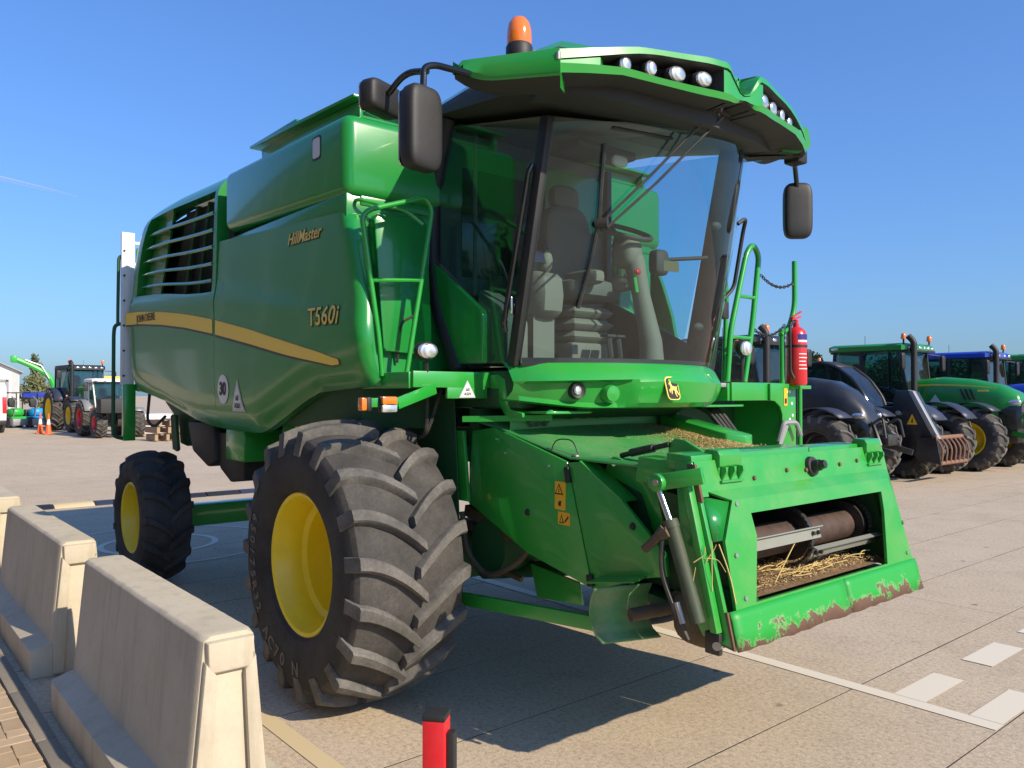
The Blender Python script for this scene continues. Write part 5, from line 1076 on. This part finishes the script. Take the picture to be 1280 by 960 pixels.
# ================================================================ tractors
TF = (.72,.36,.52,17,.042,.06,.26); TR = (.93,.50,.62,18,.05,.07,.27); TL = (.80,.40,.58,17,.046,.066,.27)
TM = ('tyre_dark','tread')
def rsec(x, w, zb, zt, n=7, p=.45):
    pts = [(x,-w,zb)]
    for i in range(n+1):
        a = math.pi - math.pi*i/n; c = math.cos(a); s_ = math.sin(a)
        pts.append((x, w*math.copysign(abs(c)**p, c), zb+(zt-zb)*(.45+.55*abs(s_)**.6)))
    pts.append((x, w, zb)); return pts
def tractor(name, label, cat, loc, rz=0, body='green_gloss', roof='green_gloss', rimc='yellow', wb=2.85, sc_=1.0, rooflights=4, beacons=(-.6,), stripe=False, fend='black', group=None, hood=((.0,.40,1.05,2.06),(.6,.40,.98,2.12),(1.2,.39,.92,2.06),(1.8,.36,.90,1.92),(2.15,.31,.92,1.74),(2.22,.25,.98,1.60)), grille='black_gloss', exhaust=True, weight=None, pillars='black', detail=True, cabz=2.98):
    """origin under the rear axle, nose towards +x"""
    t = thing(name, label, cat, loc, rz, group, sc_); B = M[body]; x0 = wb-1.45
    m = MB(); m.loft([rsec(x0+a, w_, zb, zt) for a,w_,zb,zt in hood]); hd = m.build('bonnet', B, t, smooth=42)
    # grille and dark nose
    a,w_,zb,zt = hood[-2]; b = hood[-3]
    m = MB(); m.loft([rsec(x0+b[0]+.02, b[1]+.006, b[2]+.0, b[3]-.30), rsec(x0+a, w_+.008, zb, zt-.16), rsec(x0+hood[-1][0]+.02, hood[-1][1]+.004, hood[-1][2], hood[-1][3]-.08)]); gr = m.build('grille', M[grille], t, smooth=40)
    for s in (-1,1): m = MB(); m.ell((x0+a-.03, s*(w_-.02), zt-.22), (.13,.05,.06), 12,8,.7); m.build('headlight', M['lens'], t)
    if stripe:
        for s in (-1,1):
            m = MB(); n=10; m.grid(lambda u, v: (x0+.05+u*1.75, s*(.4055-.035*u*u), 1.93+.06*u-.14*u*u-v*.035*(1-u*.6)), [i/n for i in range(n+1)], [0,1]); m.build('bonnet_stripe', M['stripe'], hd, recalc=False)
            for k in range(3): m = MB(); m.slab([(x0+1.02+k*.1,s*.398,1.82),(x0+1.07+k*.1,s*.398,1.82),(x0+1.16+k*.1,s*.396,1.58),(x0+1.12+k*.1,s*.396,1.58)],(0,s*.012,0)); m.build('air_slot', M['black'], hd)
            m = MB(); m.slab([(x0+.35,s*.402,1.50),(x0+.62,s*.402,1.50),(x0+.485,s*.402,1.70)],(0,s*.006,0)); m.build('triangle_sticker', M['print_grey'], hd)
            m = MB(); m.slab([(x0+1.4,s*.385,1.80),(x0+1.62,s*.380,1.80),(x0+1.62,s*.378,1.765),(x0+1.4,s*.384,1.765)],(0,s*.006,0)); m.build('model_plate', M['stripe'], hd)
        m = MB(); m.prism(rrect(.08,.10,.02,2,0,1.55), 'x', x0+hood[-1][0]+.01, x0+hood[-1][0]+.035); m.build('emblem', M['stripe'], gr)
    m = MB(); m.box(-.35,x0+.1,-.30,.30,.55,1.15); m.box(x0,x0+hood[-2][0],-.22,.22,.62,1.08); m.build('chassis', M['black_metal'], t, bevel=.02)
    m = MB(); m.box(wb-.13,wb+.13,-.72,.72,.55,.80); m.build('front_axle', M['black_metal'], t, bevel=.02)
    m = MB(); m.cyl((0,-.75,.90),(0,.75,.90),.2,None,16); m.build('rear_axle', M['black_metal'], t)
    # cab
    cz = 1.12; X0, X1 = -.34, x0+.02; W0, W1 = .62, .78
    post = [((X1-.03,s*W0,cz+.2),(X1-.22,s*(W1-.04),cabz-.17)) for s in (-1,1)] + [((X0+.75,s*W1,cz+.3),(X0+.72,s*W1,cabz-.17)) for s in (-1,1)] + [((X0-.02,s*W1,cz+.65),(X0+.05,s*W1,cabz-.17)) for s in (-1,1)]
    for a_, b_ in post: m = MB(); m.obox(a_, b_, .06,.07,(1,0,0)); m.build('cab_pillar', M[pillars], t, bevel=.008)
    for s in (-1,1):
        m = MB(); m.slab([(X1-.05,s*W0,cz+.2),(X1-.24,s*(W1-.05),cabz-.18),(X0+.75,s*W1,cabz-.18),(X0+.78,s*W1,cz+.35)],(0,s*.006,0)); m.build('side_window', M['tractor_glass'], t)
        m = MB(); m.slab([(X0+.70,s*W1,cz+.62),(X0+.68,s*W1,cabz-.18),(X0+.08,s*W1,cabz-.18),(X0+.02,s*W1,cz+.66)],(0,s*.006,0)); m.build('quarter_window', M['tractor_glass'], t)
    m = MB(); m.slab([(X1-.01,-W0+.03,cz+.2),(X1-.01,W0-.03,cz+.2),(X1-.21,W1-.09,cabz-.18),(X1-.21,-W1+.09,cabz-.18)],(.006,0,0)); m.build('windscreen', M['tractor_glass'], t)
    m = MB(); m.slab([(X0,-W1+.05,cz+.66),(X0,W1-.05,cz+.66),(X0+.05,W1-.05,cabz-.18),(X0+.05,-W1+.05,cabz-.18)],(.006,0,0)); m.build('rear_window', M['tractor_glass'], t)
    m = MB(); m.prism([(X0,cz),(X1,cz-.05),(X1+.03,cz+.2),(X0+.8,cz+.3),(X0+.7,cz+.6),(X0,cz+.64)], 'y', -W0+.05, W0-.05); m.build('cab_body', M['black'], t, bevel=.02)
    m = MB(); m.ell((.05,0,cz+.75),(.22,.24,.10),12,8,.6); m.ell((-.12,0,cz+1.05),(.08,.22,.32),12,8,.6); m.build('seat', M['cab_dark'], t)
    m = MB(); m.tube([(X1-.25,.0,cz+.3),(X1-.38,0,cz+.75)],.05,8); m.tube([(X1-.4+.17*math.sin(a/12*2*math.pi)*.4,.19*math.cos(a/12*2*math.pi),cz+.8+.17*math.sin(a/12*2*math.pi)) for a in range(13)],.016,6); m.build('steering_wheel', M['cab_dark'], t)
    m = MB(); m.loft([[(x,y,z) for x,y in ((X0-.10+i,-W1-.02+i),(X0-.02,-W1-.04+i),(X1-.14,-W1-.02+i),(X1+.0-i,-W1+.16+i),(X1+.02-i,0),(X1+.0-i,W1-.16-i),(X1-.14,W1+.02-i),(X0-.02,W1+.04-i),(X0-.10+i,W1+.02-i))] for z, i in ((cabz-.19,.03),(cabz-.17,0),(cabz-.06,0),(cabz-.02,.05),(cabz+.0,.14))]); rf = m.build('cab_roof', M[roof], t, smooth=35)
    m = MB(); m.box(X1-.20,X1+.012,-W1+.04,W1-.04,cabz-.215,cabz-.165); m.build('roof_lining', M['black'], t); m = MB(); m.box(X0-.08,X0+.12,-W1+.02,W1-.02,cabz-.225,cabz-.18); m.build('roof_lining', M['black'], t)
    for k in range(rooflights):
        y = (-.62 + 1.24*k/(rooflights-1)); m = MB(); m.ell((X1+.02-.05*abs(y),y,cabz-.12),(.03,.075,.04),10,6,.7); m.build('roof_work_lamp', M['lens'], rf)
    m = MB(); m.ell((X0+.05,-W1-.03,cabz-.10),(.10,.02,.035),10,6,.7); m.build('roof_side_lamp', M['lens'], rf)
    for y in beacons:
        m = MB(); m.cyl((X1-.12,y,cabz-.03),(X1-.12,y,cabz+.09),.022,None,8); bb = m.build('beacon_stalk', M['black'], t); m = MB(); m.lathe([(.06,0),(.062,.05),(.055,.10),(.03,.135),(.001,.14)],(X1-.12,y,cabz+.09),(0,0,1),14); m.lathe([(.001,-.005),(.065,-.005),(.065,.03),(.06,.03)],(X1-.12,y,cabz+.09),(0,0,1),14); m.build('beacon_lens', M['orange'], bb)
    m = MB(); m.cyl((X0+.3,.3,cabz),(X0+.3,.3,cabz+.28),.006,None,5); m.build('aerial', M['black'], t)
    if exhaust:
        m = MB(); m.tube(fillet([(x0+.10,-.62,1.3),(x0+.10,-.62,cabz+.02),(x0-.02,-.66,cabz+.16)],.10),.072,12); m.build('exhaust_stack', M['black'], t)
    for s in (-1,1):
        m = MB(); m.tube([(X1-.15,s*W1,cabz-.25),(X1+.02,s*(W1+.32),cabz-.28)],.014,6); ar = m.build('mirror_arm', M['black'], t); m = MB(); m.ell((X1+.03,s*(W1+.34),cabz-.46),(.05,.10,.2),14,10,.45); m.build('mirror', M['black'], ar)
        m = MB(); m.box(X1-.06,X1+.02,s*(W1+.02)-.03,s*(W1+.02)+.03,cz+.38,cz+.46); m.build('indicator_lamp', M['orange'], t, bevel=.01)
        # mudguards
        m = MB(); m.grid(lambda a, y: (math.cos(a)*1.0*(1 if True else 1), s*y, .90+1.0*math.sin(a)*1.0), [R(25+i*13.5) for i in range(11)], [.50,1.12]); m.build('rear_mudguard', M[fend], t, recalc=False, solid=.03, smooth=60)
        m = MB(); m.grid(lambda a, y: (wb+math.cos(a)*.80, s*y, .72+.80*math.sin(a)), [R(50+i*12) for i in range(10)], [.66,1.16]); m.build('front_mudguard', M[fend], t, recalc=False, solid=.02, smooth=60)
        m = MB(); m.box(X0+.85,x0-.15,s*.42-.12,s*.42+.12,.62,1.05); m.build('fuel_tank', M['black'], t, bevel=.05)
    for s in (-1,1):
        wheel(t, TR, (0,s*.88,.92), s, rimc, TM, rot=random.random()); wheel(t, TF, (wb,s*.90,.71), s, rimc, TM, rot=random.random())
    # front linkage
    if weight is not None:
        xn = x0+hood[-1][0]
        for s in (-1,1): m = MB(); m.obox((xn-.15,s*.30,.85),(xn+.55,s*.38,.66),.06,.11); m.obox((xn+.05,s*.22,1.25),(xn+.28,s*.36,.80),.05,.07); m.build('link_arm', B if body != 'graphite' else M['black_metal'], t, bevel=.008)
        if weight: m = MB(); m.box(xn+.18,xn+.38,-.25,.15,.80,1.02); m.build('link_block', M[weight], t, bevel=.03)
        for ps_ in ([(xn,.35,1.15),(xn+.3,.38,1.32),(xn+.38,.38,.95)],[(xn,-.25,1.15),(xn+.3,-.32,1.36),(xn+.38,-.36,.95)]): m = MB(); m.tube(fillet(ps_,.1),.025,8); m.build('guard_hoop', B if body != 'graphite' else M['black_metal'], t)
    return t
GT = 'tractors parked in the row beyond the harvester'
# (front axle stands near x = -3.6 in the row, noses towards +x)
tractor('tractor', 'black tractor with sloping dark bonnet right behind the harvester front, half hidden by it', 'tractor', (-7.15,12.35,0), 0, 'graphite','graphite','graphite', 3.05, 1.05, 4, (-.3,), False, 'dark_blue', GT,
    hood=((0,.42,1.1,2.10),(.7,.43,1.0,2.14),(1.3,.43,.92,2.05),(1.65,.41,.90,1.86),(1.95,.37,.92,1.58),(2.08,.28,.95,1.30)), weight='black_metal', cabz=3.05)
tractor('tractor', 'big green tractor with yellow bonnet line, yellow wheels and amber beacons', 'tractor', (-6.55,18.35,0), 0, 'green_gloss','green_gloss','yellow', 2.95, 1.10, 6, (-.72,.70), True, 'dark_blue', GT, weight='sticker_yellow', cabz=2.94)
tractor('tractor', 'blue tractor with blue cab roof standing behind the big green tractor', 'tractor', (-5.7,22.0,0), 0, 'blue','blue','white', 2.9, 1.03, 4, (.5,), False, 'black', GT, weight='', cabz=3.02)
tractor('tractor', 'green roofed tractor last in the row with an amber beacon, beyond the blue one', 'tractor', (-6.0,26.2,0), 0, 'green_gloss','green_gloss','yellow', 2.9, 1.03, 4, (-.5,), False, 'black', GT, weight='', cabz=3.08)
tractor('tractor', 'green tractor facing away, hidden behind the telehandler except for its roof edge', 'tractor', (-9.2,22.6,0), math.pi, 'green_gloss','green_gloss','yellow', 2.8, 1.0, 4, (-.5,), False, 'black', GT, cabz=2.95)
tractor('tractor', 'green tractor with yellow wheels and white roof lamps at the far end, behind orange cones', 'tractor', (-43.0,5.75,0), R(4), 'green_gloss','black','yellow', 2.95, 1.16, 6, (-.68,.68), True, 'dark_blue', 'vehicles at the far end of the yard', weight='', cabz=2.92)
sm = tractor('tractor', 'white cabbed tractor with red wheels and a black box in front, beside the harvester ladder', 'tractor', (-35.4,5.3,0), R(3), 'graphite','white','red', 2.5, .86, 4, (), False, 'grey_metal', 'vehicles at the far end of the yard', exhaust=False, pillars='white', cabz=3.0)
m = MB(); m.box(2.9,3.7,-1.15,.45,1.25,1.95); m.build('transport_box', M['cab_dark'], sm, bevel=.03)
m = MB(); m.box(.82,.86,-.2,.9,2.90,3.12); m.build('roof_sign', M['sticker_yellow'], sm, bevel=.01)

# ---- telehandler with a fork grab on its boom
th = thing('telehandler', 'dark grey telehandler with curved glass cab, boom head box and rusty fork grab', 'telehandler', (-6.3,15.35,0), 0, GT)
for s in (-1,1):
    wheel(th, TL, (0,s*.85,.78), s, 'graphite', TM); wheel(th, TL, (2.7,s*.85,.78), s, 'graphite', TM, .3)
    m = MB(); m.grid(lambda a, y: (2.7+math.cos(a)*.90, s*y, .80+.88*math.sin(a)), [R(35+i*12) for i in range(11)], [.52,1.15]); m.build('front_mudguard', M['dark_blue'], th, recalc=False, solid=.03, smooth=60)
    m = MB(); m.grid(lambda a, y: (math.cos(a)*.90, s*y, .80+.88*math.sin(a)), [R(35+i*12) for i in range(11)], [.52,1.15]); m.build('rear_mudguard', M['dark_blue'], th, recalc=False, solid=.03, smooth=60)
m = MB(); m.prism([(-1.0,.6),(3.1,.6),(3.1,1.0),(1.9,1.25),(1.9,1.5),(-.4,1.55),(-1.0,1.2)], 'y', -.75,.75); m.build('chassis', M['graphite'], th, bevel=.04)
arc = [(-.10,1.45),(-.08,2.30),(.15,2.52),(.70,2.66),(1.15,2.52),(1.55,2.22),(1.85,1.80),(1.98,1.40)]
for y in (-1.02,-.18):
    m = MB(); m.tube([(p[0],y,p[2]) for p in fillet([(a,0,b) for a,b in arc],.15,3)], .04, 8); m.build('cab_frame', M['black_gloss'] if y < -.5 else M['black'], th)
m = MB(); m.grid(lambda i, y: (arc[i][0], y, arc[i][1]), [2,3,4], [-1.0,-.2]); m.build('cab_roof', M['black'], th, recalc=False, solid=.04)
m = MB(); m.grid(lambda i, y: (arc[i][0], y, arc[i][1]), [4,5,6,7], [-1.0,-.2]); m.build('curved_windscreen', M['tractor_glass'], th, recalc=False)
m = MB(); m.slab([(a,-1.02,b) for a,b in arc],(0,.006,0)); m.build('side_window', M['tractor_glass'], th)
m = MB(); m.slab([(a,-.16,b) for a,b in arc],(0,.006,0)); m.build('inner_side_window', M['tractor_glass'], th)
for a, b in (((.95,-1.03,1.42),(.92,-1.03,2.55)),((1.30,-1.03,1.42),(1.22,-1.03,2.42))): m = MB(); m.obox(a,b,.05,.05,(1,0,0)); m.build('door_pillar', M['black'], th)
m = MB(); m.ell((.7,-.6,1.65),(.25,.25,.12),12,8,.6); m.ell((.5,-.6,2.0),(.08,.22,.3),12,8,.6); m.build('seat', M['cab_dark'], th)
m = MB(); m.obox((-.9,.2,1.75),(2.3,.2,1.45),.30,.36); m.box(2.15,2.9,-1.3,.3,1.35,1.6); m.build('boom', M['graphite'], th, bevel=.02)
m = MB(); m.prism([(2.75,1.95),(3.0,1.95),(3.1,1.92),(3.6,.95),(3.6,.55),(3.25,.45),(2.75,.9),(2.65,1.5)], 'y', -1.50,-1.12); bh = m.build('boom_head', M['graphite'], th, bevel=.02)
m = MB(); m.slab([(3.02,-1.53,1.97),(3.14,-1.53,1.94),(3.67,-1.53,.93),(3.55,-1.53,.93)],(0,.13,0)); m.build('head_edge', M['grey_metal'], bh, bevel=.01)
m = MB(); m.slab([(3.0,-1.507,1.22),(3.22,-1.507,1.22),(3.11,-1.507,1.45)],(0,-.006,0)); m.build('warning_triangle', M['sticker_yellow'], bh)
m = MB(); m.slab([(3.09,-1.514,1.26),(3.13,-1.514,1.26),(3.12,-1.514,1.38)],(0,-.004,0)); m.build('triangle_symbol', M['print_black'], bh)
m = MB(); m.cyl((2.85,-1.50,1.45),(2.85,-1.62,1.47),.05,None,10); m.build('boom_pin', M['steel'], bh)
fg = MB(); fg.cyl((3.6,-1.6,.95),(3.6,-.2,.95),.05,None,10); fg.cyl((3.7,-1.6,.42),(3.7,-.2,.42),.045,None,10); gb = fg.build('grab_bar', M['rust_orange'], th)
for k in range(7): m = MB(); y = -1.57+k*.225; m.tube(fillet([(3.62,y,.95),(3.77,y,.75),(3.73,y,.42)],.12),.022,6); m.build('fork_tine', M['rust_orange'], gb)
m = MB(); m.slab([(3.25,-1.64,.95),(3.65,-1.64,.95),(3.75,-1.64,.40),(3.25,-1.64,.5)],(0,.03,0)); m.build('grab_side', M['graphite'], gb)

# ================================================================ far end of the yard
for (x, y), lb in zip(((-39.2,3.45),(-38.2,3.62)), ('orange traffic cone of the pair by the far green tractor, the one nearer the shed','orange traffic cone of the pair, nearer the wheel of the far green tractor')):
    t = thing('traffic_cone', lb, 'traffic cone', (x,y,0), 0, 'orange cones in front of the far green tractor')
    m = MB(); m.lathe([(.14,.03),(.09,.45),(.085,.46)],(0,0,0),(0,0,1),16); m.build('cone_body', M['cone'], t); m = MB(); m.lathe([(.055,.70),(.03,.98),(.001,.99)],(0,0,0),(0,0,1),16); m.build('cone_tip', M['cone'], t)
    m = MB(); m.lathe([(.085,.46),(.055,.70)],(0,0,0),(0,0,1),16); m.build('white_band', M['white'], t); m = MB(); m.box(-.2,.2,-.2,.2,0,.035); m.build('base', M['cone'], t, bevel=.02)
def crowned(name, label, loc, h, rad, dens, mat, trunk=.12, limbs=7, group=None, shape=1.0, lsize=.16):
    t = thing(name, label, 'tree', loc, random.random()*6, group); m = MB(); m.tube([(0,0,-.1),(.03*h*.3,0,h*.3),(-.02*h,.01*h,h*.65),(0,0,h*.92)],[trunk,trunk*.75,trunk*.4,.02],8)
    tips = []
    for k in range(limbs):
        a = k*2.4+random.random(); z0 = h*(.18+.6*k/limbs); l_ = rad*(.55+.5*random.random())*(1-.35*k/limbs); e = (math.cos(a)*l_, math.sin(a)*l_, z0+h*.12*shape+random.random()*.4)
        m.tube([(0,0,z0),((e[0])*.5,e[1]*.5,z0+.35*(e[2]-z0)+.1),e],[trunk*.4,trunk*.25,.015],5); tips.append(e); tips.append((e[0]*.55,e[1]*.55,z0+.5*(e[2]-z0)+.25))
    m.build('trunk', M['bark'], t); lv = MB(); tips.append((0,0,h*.9))
    for e in tips:
        cr = rad*random.uniform(.28,.48)
        for _ in range(dens):
            d = Vector((random.gauss(0,1),random.gauss(0,1),random.gauss(0,.8))); d = d.normalized()*cr*random.random()**.45; c = Vector(e)+d; s_ = lsize*random.uniform(.6,1.4)
            u = Vector((random.gauss(0,1),random.gauss(0,1),random.gauss(0,1))).normalized(); v = u.orthogonal().normalized(); lv.add([c-u*s_,c+v*s_*.6,c+u*s_,c-v*s_*.6],[(0,1,2,3)])
    lv.build('crown', mat, t, recalc=False); return t
random.seed(11)
TG = 'trees beyond the far end of the yard'
crowned('tree','tall thin spring tree rising beside the white shed',(-87,11.0,0),6.0,.8,45,M['leaf_pale'],.12,10,TG,1.6,.13)
crowned('tree','round pale bush between the white shed and the green boom',(-83,10.4,0),3.6,1.6,110,M['leaf_pale'],.12,8,TG,.8,.13)
HG = 'hedgerow trees beyond the tractor row'
HL = ['hedgerow tree at the end of the treeline nearest the harvester cab','second hedgerow tree from the harvester cab in the treeline','hedgerow tree of the treeline over the bonnet of the black tractor','hedgerow tree of the treeline left of the telehandler roof','hedgerow tree of the treeline above the telehandler cab','hedgerow tree behind the cab roof of the big green tractor','hedgerow tree behind the exhaust of the big green tractor','hedgerow tree between the big green and the blue tractor','hedgerow tree behind the blue cab roof','hedgerow tree between the blue tractor and the barn','last hedgerow tree, in front of the grey barn']
for k in range(11):
    x = -52+k*3.9+random.uniform(-.6,.6); y = 71+random.uniform(-2,4)-k*1.0
    crowned('hedge_tree', HL[k], (x,y,0), 6.6+random.uniform(-.6,.5)-(0 if k < 5 else 2.2), 3.3, 520, M['leaf'], .2, 9, HG, .5, .16)
# white shed
sh = thing('shed', 'white clad shed with roller door and low pitched roof at the far end', 'shed', (-72.5,5.4,0), R(-6))
m = MB(); m.prism([(-5,0),(2.05,0),(2.05,3.75),(-1.5,5.35),(-5,3.8)], 'x', -14, 0); m.build('wall', M['cladding_white'], sh)
for k in range(14): m = MB(); m.box(.002,.04,1.55+k*.035-.0,1.57+k*.035,0,3.7); m.build('cladding_rib', M['cladding_white'], sh)
m = MB(); m.slab([(.35,2.35,3.62),(.35,-1.5,5.45),(-14,-1.5,5.45),(-14,2.35,3.62)],(0,0,.10)); m.slab([(.35,-5.2,3.72),(.35,-1.5,5.45),(-14,-1.5,5.45),(-14,-5.2,3.72)],(0,0,.101)); m.build('roof', M['roof_sheet'], sh)
m = MB(); m.box(.01,.06,-4.6,1.1,.02,2.9); dr = m.build('roller_door', M['white'], sh)
for k in range(9): m = MB(); m.box(.06,.075,-4.6,1.1,.1+k*.31,.12+k*.31); m.build('door_joint', M['print_grey'], dr)
m = MB(); m.box(.02,.16,1.1,1.32,0,3.05); m.box(.02,.16,-4.6,1.32,2.9,3.10); m.build('door_frame', M['grey_metal'], sh)
# white van at the edge of view
vn = thing('van', 'white van of which only the tail with a red lamp shows beside the shed', 'van', (-42.9,2.3,0), R(0))
m = MB(); m.prism([(-2.6,.45),(2.2,.45),(2.28,.9),(2.2,2.2),(2.0,2.35),(-1.6,2.35),(-2.3,1.5),(-3.1,1.25),(-3.15,.5)], 'y', -2.0,-.02); m.build('body', M['white'], vn, bevel=.06)
m = MB(); m.box(2.22,2.30,-.2,-.03,.95,1.75); m.build('tail_lamp', M['red'], vn, bevel=.02)
m = MB(); m.box(2.15,2.42,-1.95,-.05,.40,.62); m.build('bumper', M['black'], vn, bevel=.03); m = MB(); m.box(2.25,2.30,-1.7,-.3,1.35,2.1); m.build('rear_window', M['black_gloss'], vn, bevel=.01)
for x in (-2.2,1.35):
    for y in (-1.9,-.12): wp = part('wheel', vn, (x,y,.34)); m = MB(); m.lathe([(.2,-.1),(.3,-.11),(.34,-.07),(.34,.07),(.3,.11),(.2,.1)],(0,0,0),(0,1,0),20); m.build('tyre', M['tyre_dark'], wp); m = MB(); m.lathe([(.001,-.06),(.1,-.07),(.2,-.10),(.2,.10),(.1,.07),(.001,.06)],(0,0,0),(0,1,0),20); m.build('rim', M['grey_metal'], wp)
# material handler with raised green boom
bm_ = thing('loader_crane', 'machine with a raised bright green crane boom behind the far green tractor', 'crane', (-62,7.6,0), R(-8))
m = MB(); m.tube(fillet([(0,.55,1.2),(0,.5,2.6),(0,.1,3.35),(0,-.9,3.95),(0,-1.9,4.4)],.5),.19,8); m.build('boom', M['lime'], bm_)
m = MB(); m.tube([(.2,.2,3.0),(.2,-.3,3.95),(.2,-1.3,4.35)],.05,6); m.build('boom_cylinder', M['steel'], bm_)
m = MB(); m.box(-.25,.25,-2.2,-1.8,4.15,4.65); m.build('boom_tip', M['lime'], bm_, bevel=.08)
m = MB(); m.box(-1.5,1.0,.2,1.6,.7,1.7); m.build('base', M['black_metal'], bm_, bevel=.05); m = MB(); m.box(-1.0,1.0,-1.5,1.2,1.65,2.05); m.build('blue_beam', M['blue'], bm_, bevel=.05)
for y in (-.2,1.4): wp = part('wheel', bm_, (0,y,.5)); m = MB(); m.lathe([(.3,-.18),(.5,-.15),(.5,.15),(.3,.18)],(0,0,0),(0,1,0),20); m.build('tyre', M['tyre_dark'], wp); m = MB(); m.lathe([(.001,-.1),(.3,-.15),(.3,.15),(.001,.1)],(0,0,0),(0,1,0),20); m.build('rim', M['grey_metal'], wp)
def mini(name, label, loc, c, cat):
    t = thing(name, label, cat, loc, R(20), None); m = MB(); m.ell((.15,0,.85),(.42,.36,.24),14,10,.6); m.box(-.7,.5,-.4,.4,.4,.62); m.build('body', M[c], t); m = MB(); m.box(-.7,-.3,-.38,.38,.62,1.0); m.build('engine_cover', M['black'], t, bevel=.04); m = MB(); m.tube(fillet([(.5,-.3,.6),(.75,-.3,1.5),(.3,-.3,1.75)],.1),.03,6); m.build('loader_arm', M['grey_metal'], t); m = MB(); m.box(-.5,.3,-.45,.45,1.93,1.99); m.build('canopy', M['cab_dark'], t)
    for x in (-.55,.5):
        for s in (-1,1): m = MB(); m.lathe([(.001,-.10),(.2,-.10),(.30,-.09),(.30,.09),(.2,.10),(.001,.10)],(x,s*.55,.30),(0,1,0),18); m.build('wheel', M['tyre_dark'], t)
    m = MB(); m.tube(fillet([(-.55,-.42,.6),(-.55,-.42,1.95),(-.55,.42,1.95),(-.55,.42,.6)],.1),.03,6); m.build('roll_bar', M['black_metal'], t); m = MB(); m.ell((-.2,0,1.4),(.12,.25,.28),10,8,.6); m.build('seat', M['cab_dark'], t)
    m = MB(); m.box(.6,1.05,-.6,.6,.12,.5); m.build('front_attachment', M['grey_metal'], t, bevel=.05); return t
mini('compact_loader','small bright green compact machine with roll bar beside the white shed',(-48.5,3.7,0),'lime','compact machine')
mini('compact_loader','small light blue compact machine with roll bar next to the green one',(-48.2,4.7,0),'light_blue','compact machine')
# timber pallets and white crates seen under the harvester
ps = [(-29.5,6.2),(-30.6,7.3)]
for i, (x, y) in enumerate(ps):
    for k in range(3):
        t = thing('pallet', ['bottom','middle','top'][k]+(' pallet of the nearer stack seen beneath the harvester tail',' pallet of the farther stack seen beneath the harvester tail')[i], 'pallet', (x,y,k*.29), .1*k, 'timber pallets stacked at the far end')
        for q in range(5): m = MB(); m.box(-.6,.6,-.5+q*.22,-.38+q*.22,.24,.27); m.build('board', M['wood'], t)
        for q in range(3): m = MB(); m.box(-.6,.6,-.5+q*.44,-.38+q*.44,.03,.238); m.build('bearer', M['wood'], t)
for (x, y), lb in zip(((-33.5,7.0),(-33.0,8.6)), ('white sheeted crate behind the pallets, the one nearer the ladder','white sheeted crate behind the pallets, the one farther from the ladder')):
    t = thing('crate', lb, 'crate', (x,y,0), 0, 'white crates behind the pallets'); m = MB(); m.box(-.6,.6,-.6,.6,.12,1.0); m.build('cover', M['white'], t, bevel=.05); m = MB(); m.box(-.65,.65,-.65,.65,0,.118); m.build('base', M['wood'], t, bevel=.02)
# grey barn far beyond the tractors
bn = thing('barn', 'grey roofed barn behind the last tractor of the row', 'barn', (-4,62,0), R(-12))
m = MB(); m.prism([(-11,0),(11,0),(11,4.6),(0,7.0),(-11,4.6)], 'y', 0, 26); m.build('wall', M['cladding'], bn); m = MB(); m.slab([(-11.4,-.4,4.65),(0,-.4,7.08),(0,26.4,7.08),(-11.4,26.4,4.65)],(0,0,.12)); m.slab([(11.4,-.4,4.65),(0,-.4,7.081),(0,26.4,7.081),(11.4,26.4,4.65)],(0,0,.12)); m.build('roof', M['roof_sheet'], bn)
# dealership building along the footway (it shows in the paint and the cab glass)
db = thing('building', 'long grey clad dealership building along the far side of the brick footway', 'building', (0,-15.5,0))
m = MB(); m.box(-120,14,-8,0,0,13.0); m.build('wall', M['cladding'], db); m = MB(); m.box(-120.3,14.3,-8.3,.35,13.01,13.4); m.build('roof', M['roof_sheet'], db)  # height and length set for the reflections in the side panels
for k in range(9): m = MB(); m.box(-38+k*5.6,-34.6+k*5.6,.002,.06,.9,2.9); wd = m.build('window', M['black_gloss'], db); m = MB(); m.box(-38.1+k*5.6,-34.5+k*5.6,.004,.10,.78,.898); m.build('window_sill', M['white'], wd)
for k in range(6): m = MB(); m.box(-96+k*9.4,-92+k*9.4,.002,.07,.02,4.2); m.build('roller_door', M['white'], db)  # pale doors added out of view to vary the paint's reflections
for k in range(10): m = MB(); m.box(-41.2+k*5.6,-40.9+k*5.6,.003,.12,.01,13.0); m.build('pilaster', M['roof_sheet'], db)
ct = bpy.data.materials.new('contrail_vapour'); ct.use_nodes = True; n_ = ct.node_tree.nodes; n_.clear(); o_ = n_.new('ShaderNodeOutputMaterial'); x_ = n_.new('ShaderNodeMixShader'); x_.inputs[0].default_value = .16
t_ = n_.new('ShaderNodeBsdfTransparent'); d_ = n_.new('ShaderNodeBsdfDiffuse'); d_.inputs[0].default_value = (.9,.9,.9,1); ct.node_tree.links.new(t_.outputs[0], x_.inputs[1]); ct.node_tree.links.new(d_.outputs[0], x_.inputs[2]); ct.node_tree.links.new(x_.outputs[0], o_.inputs[0])
m = MB(); m.tube([(-4253,210,1014),(-3763,484,869),(-3546,588,805),(-3345,672,746)],[11,9,6,1.5],10); cc_ = m.build('contrail', ct); tag(cc_, 'thin white contrail low in the blue sky above the white shed', 'contrail')
bpy.context.view_layer.update()
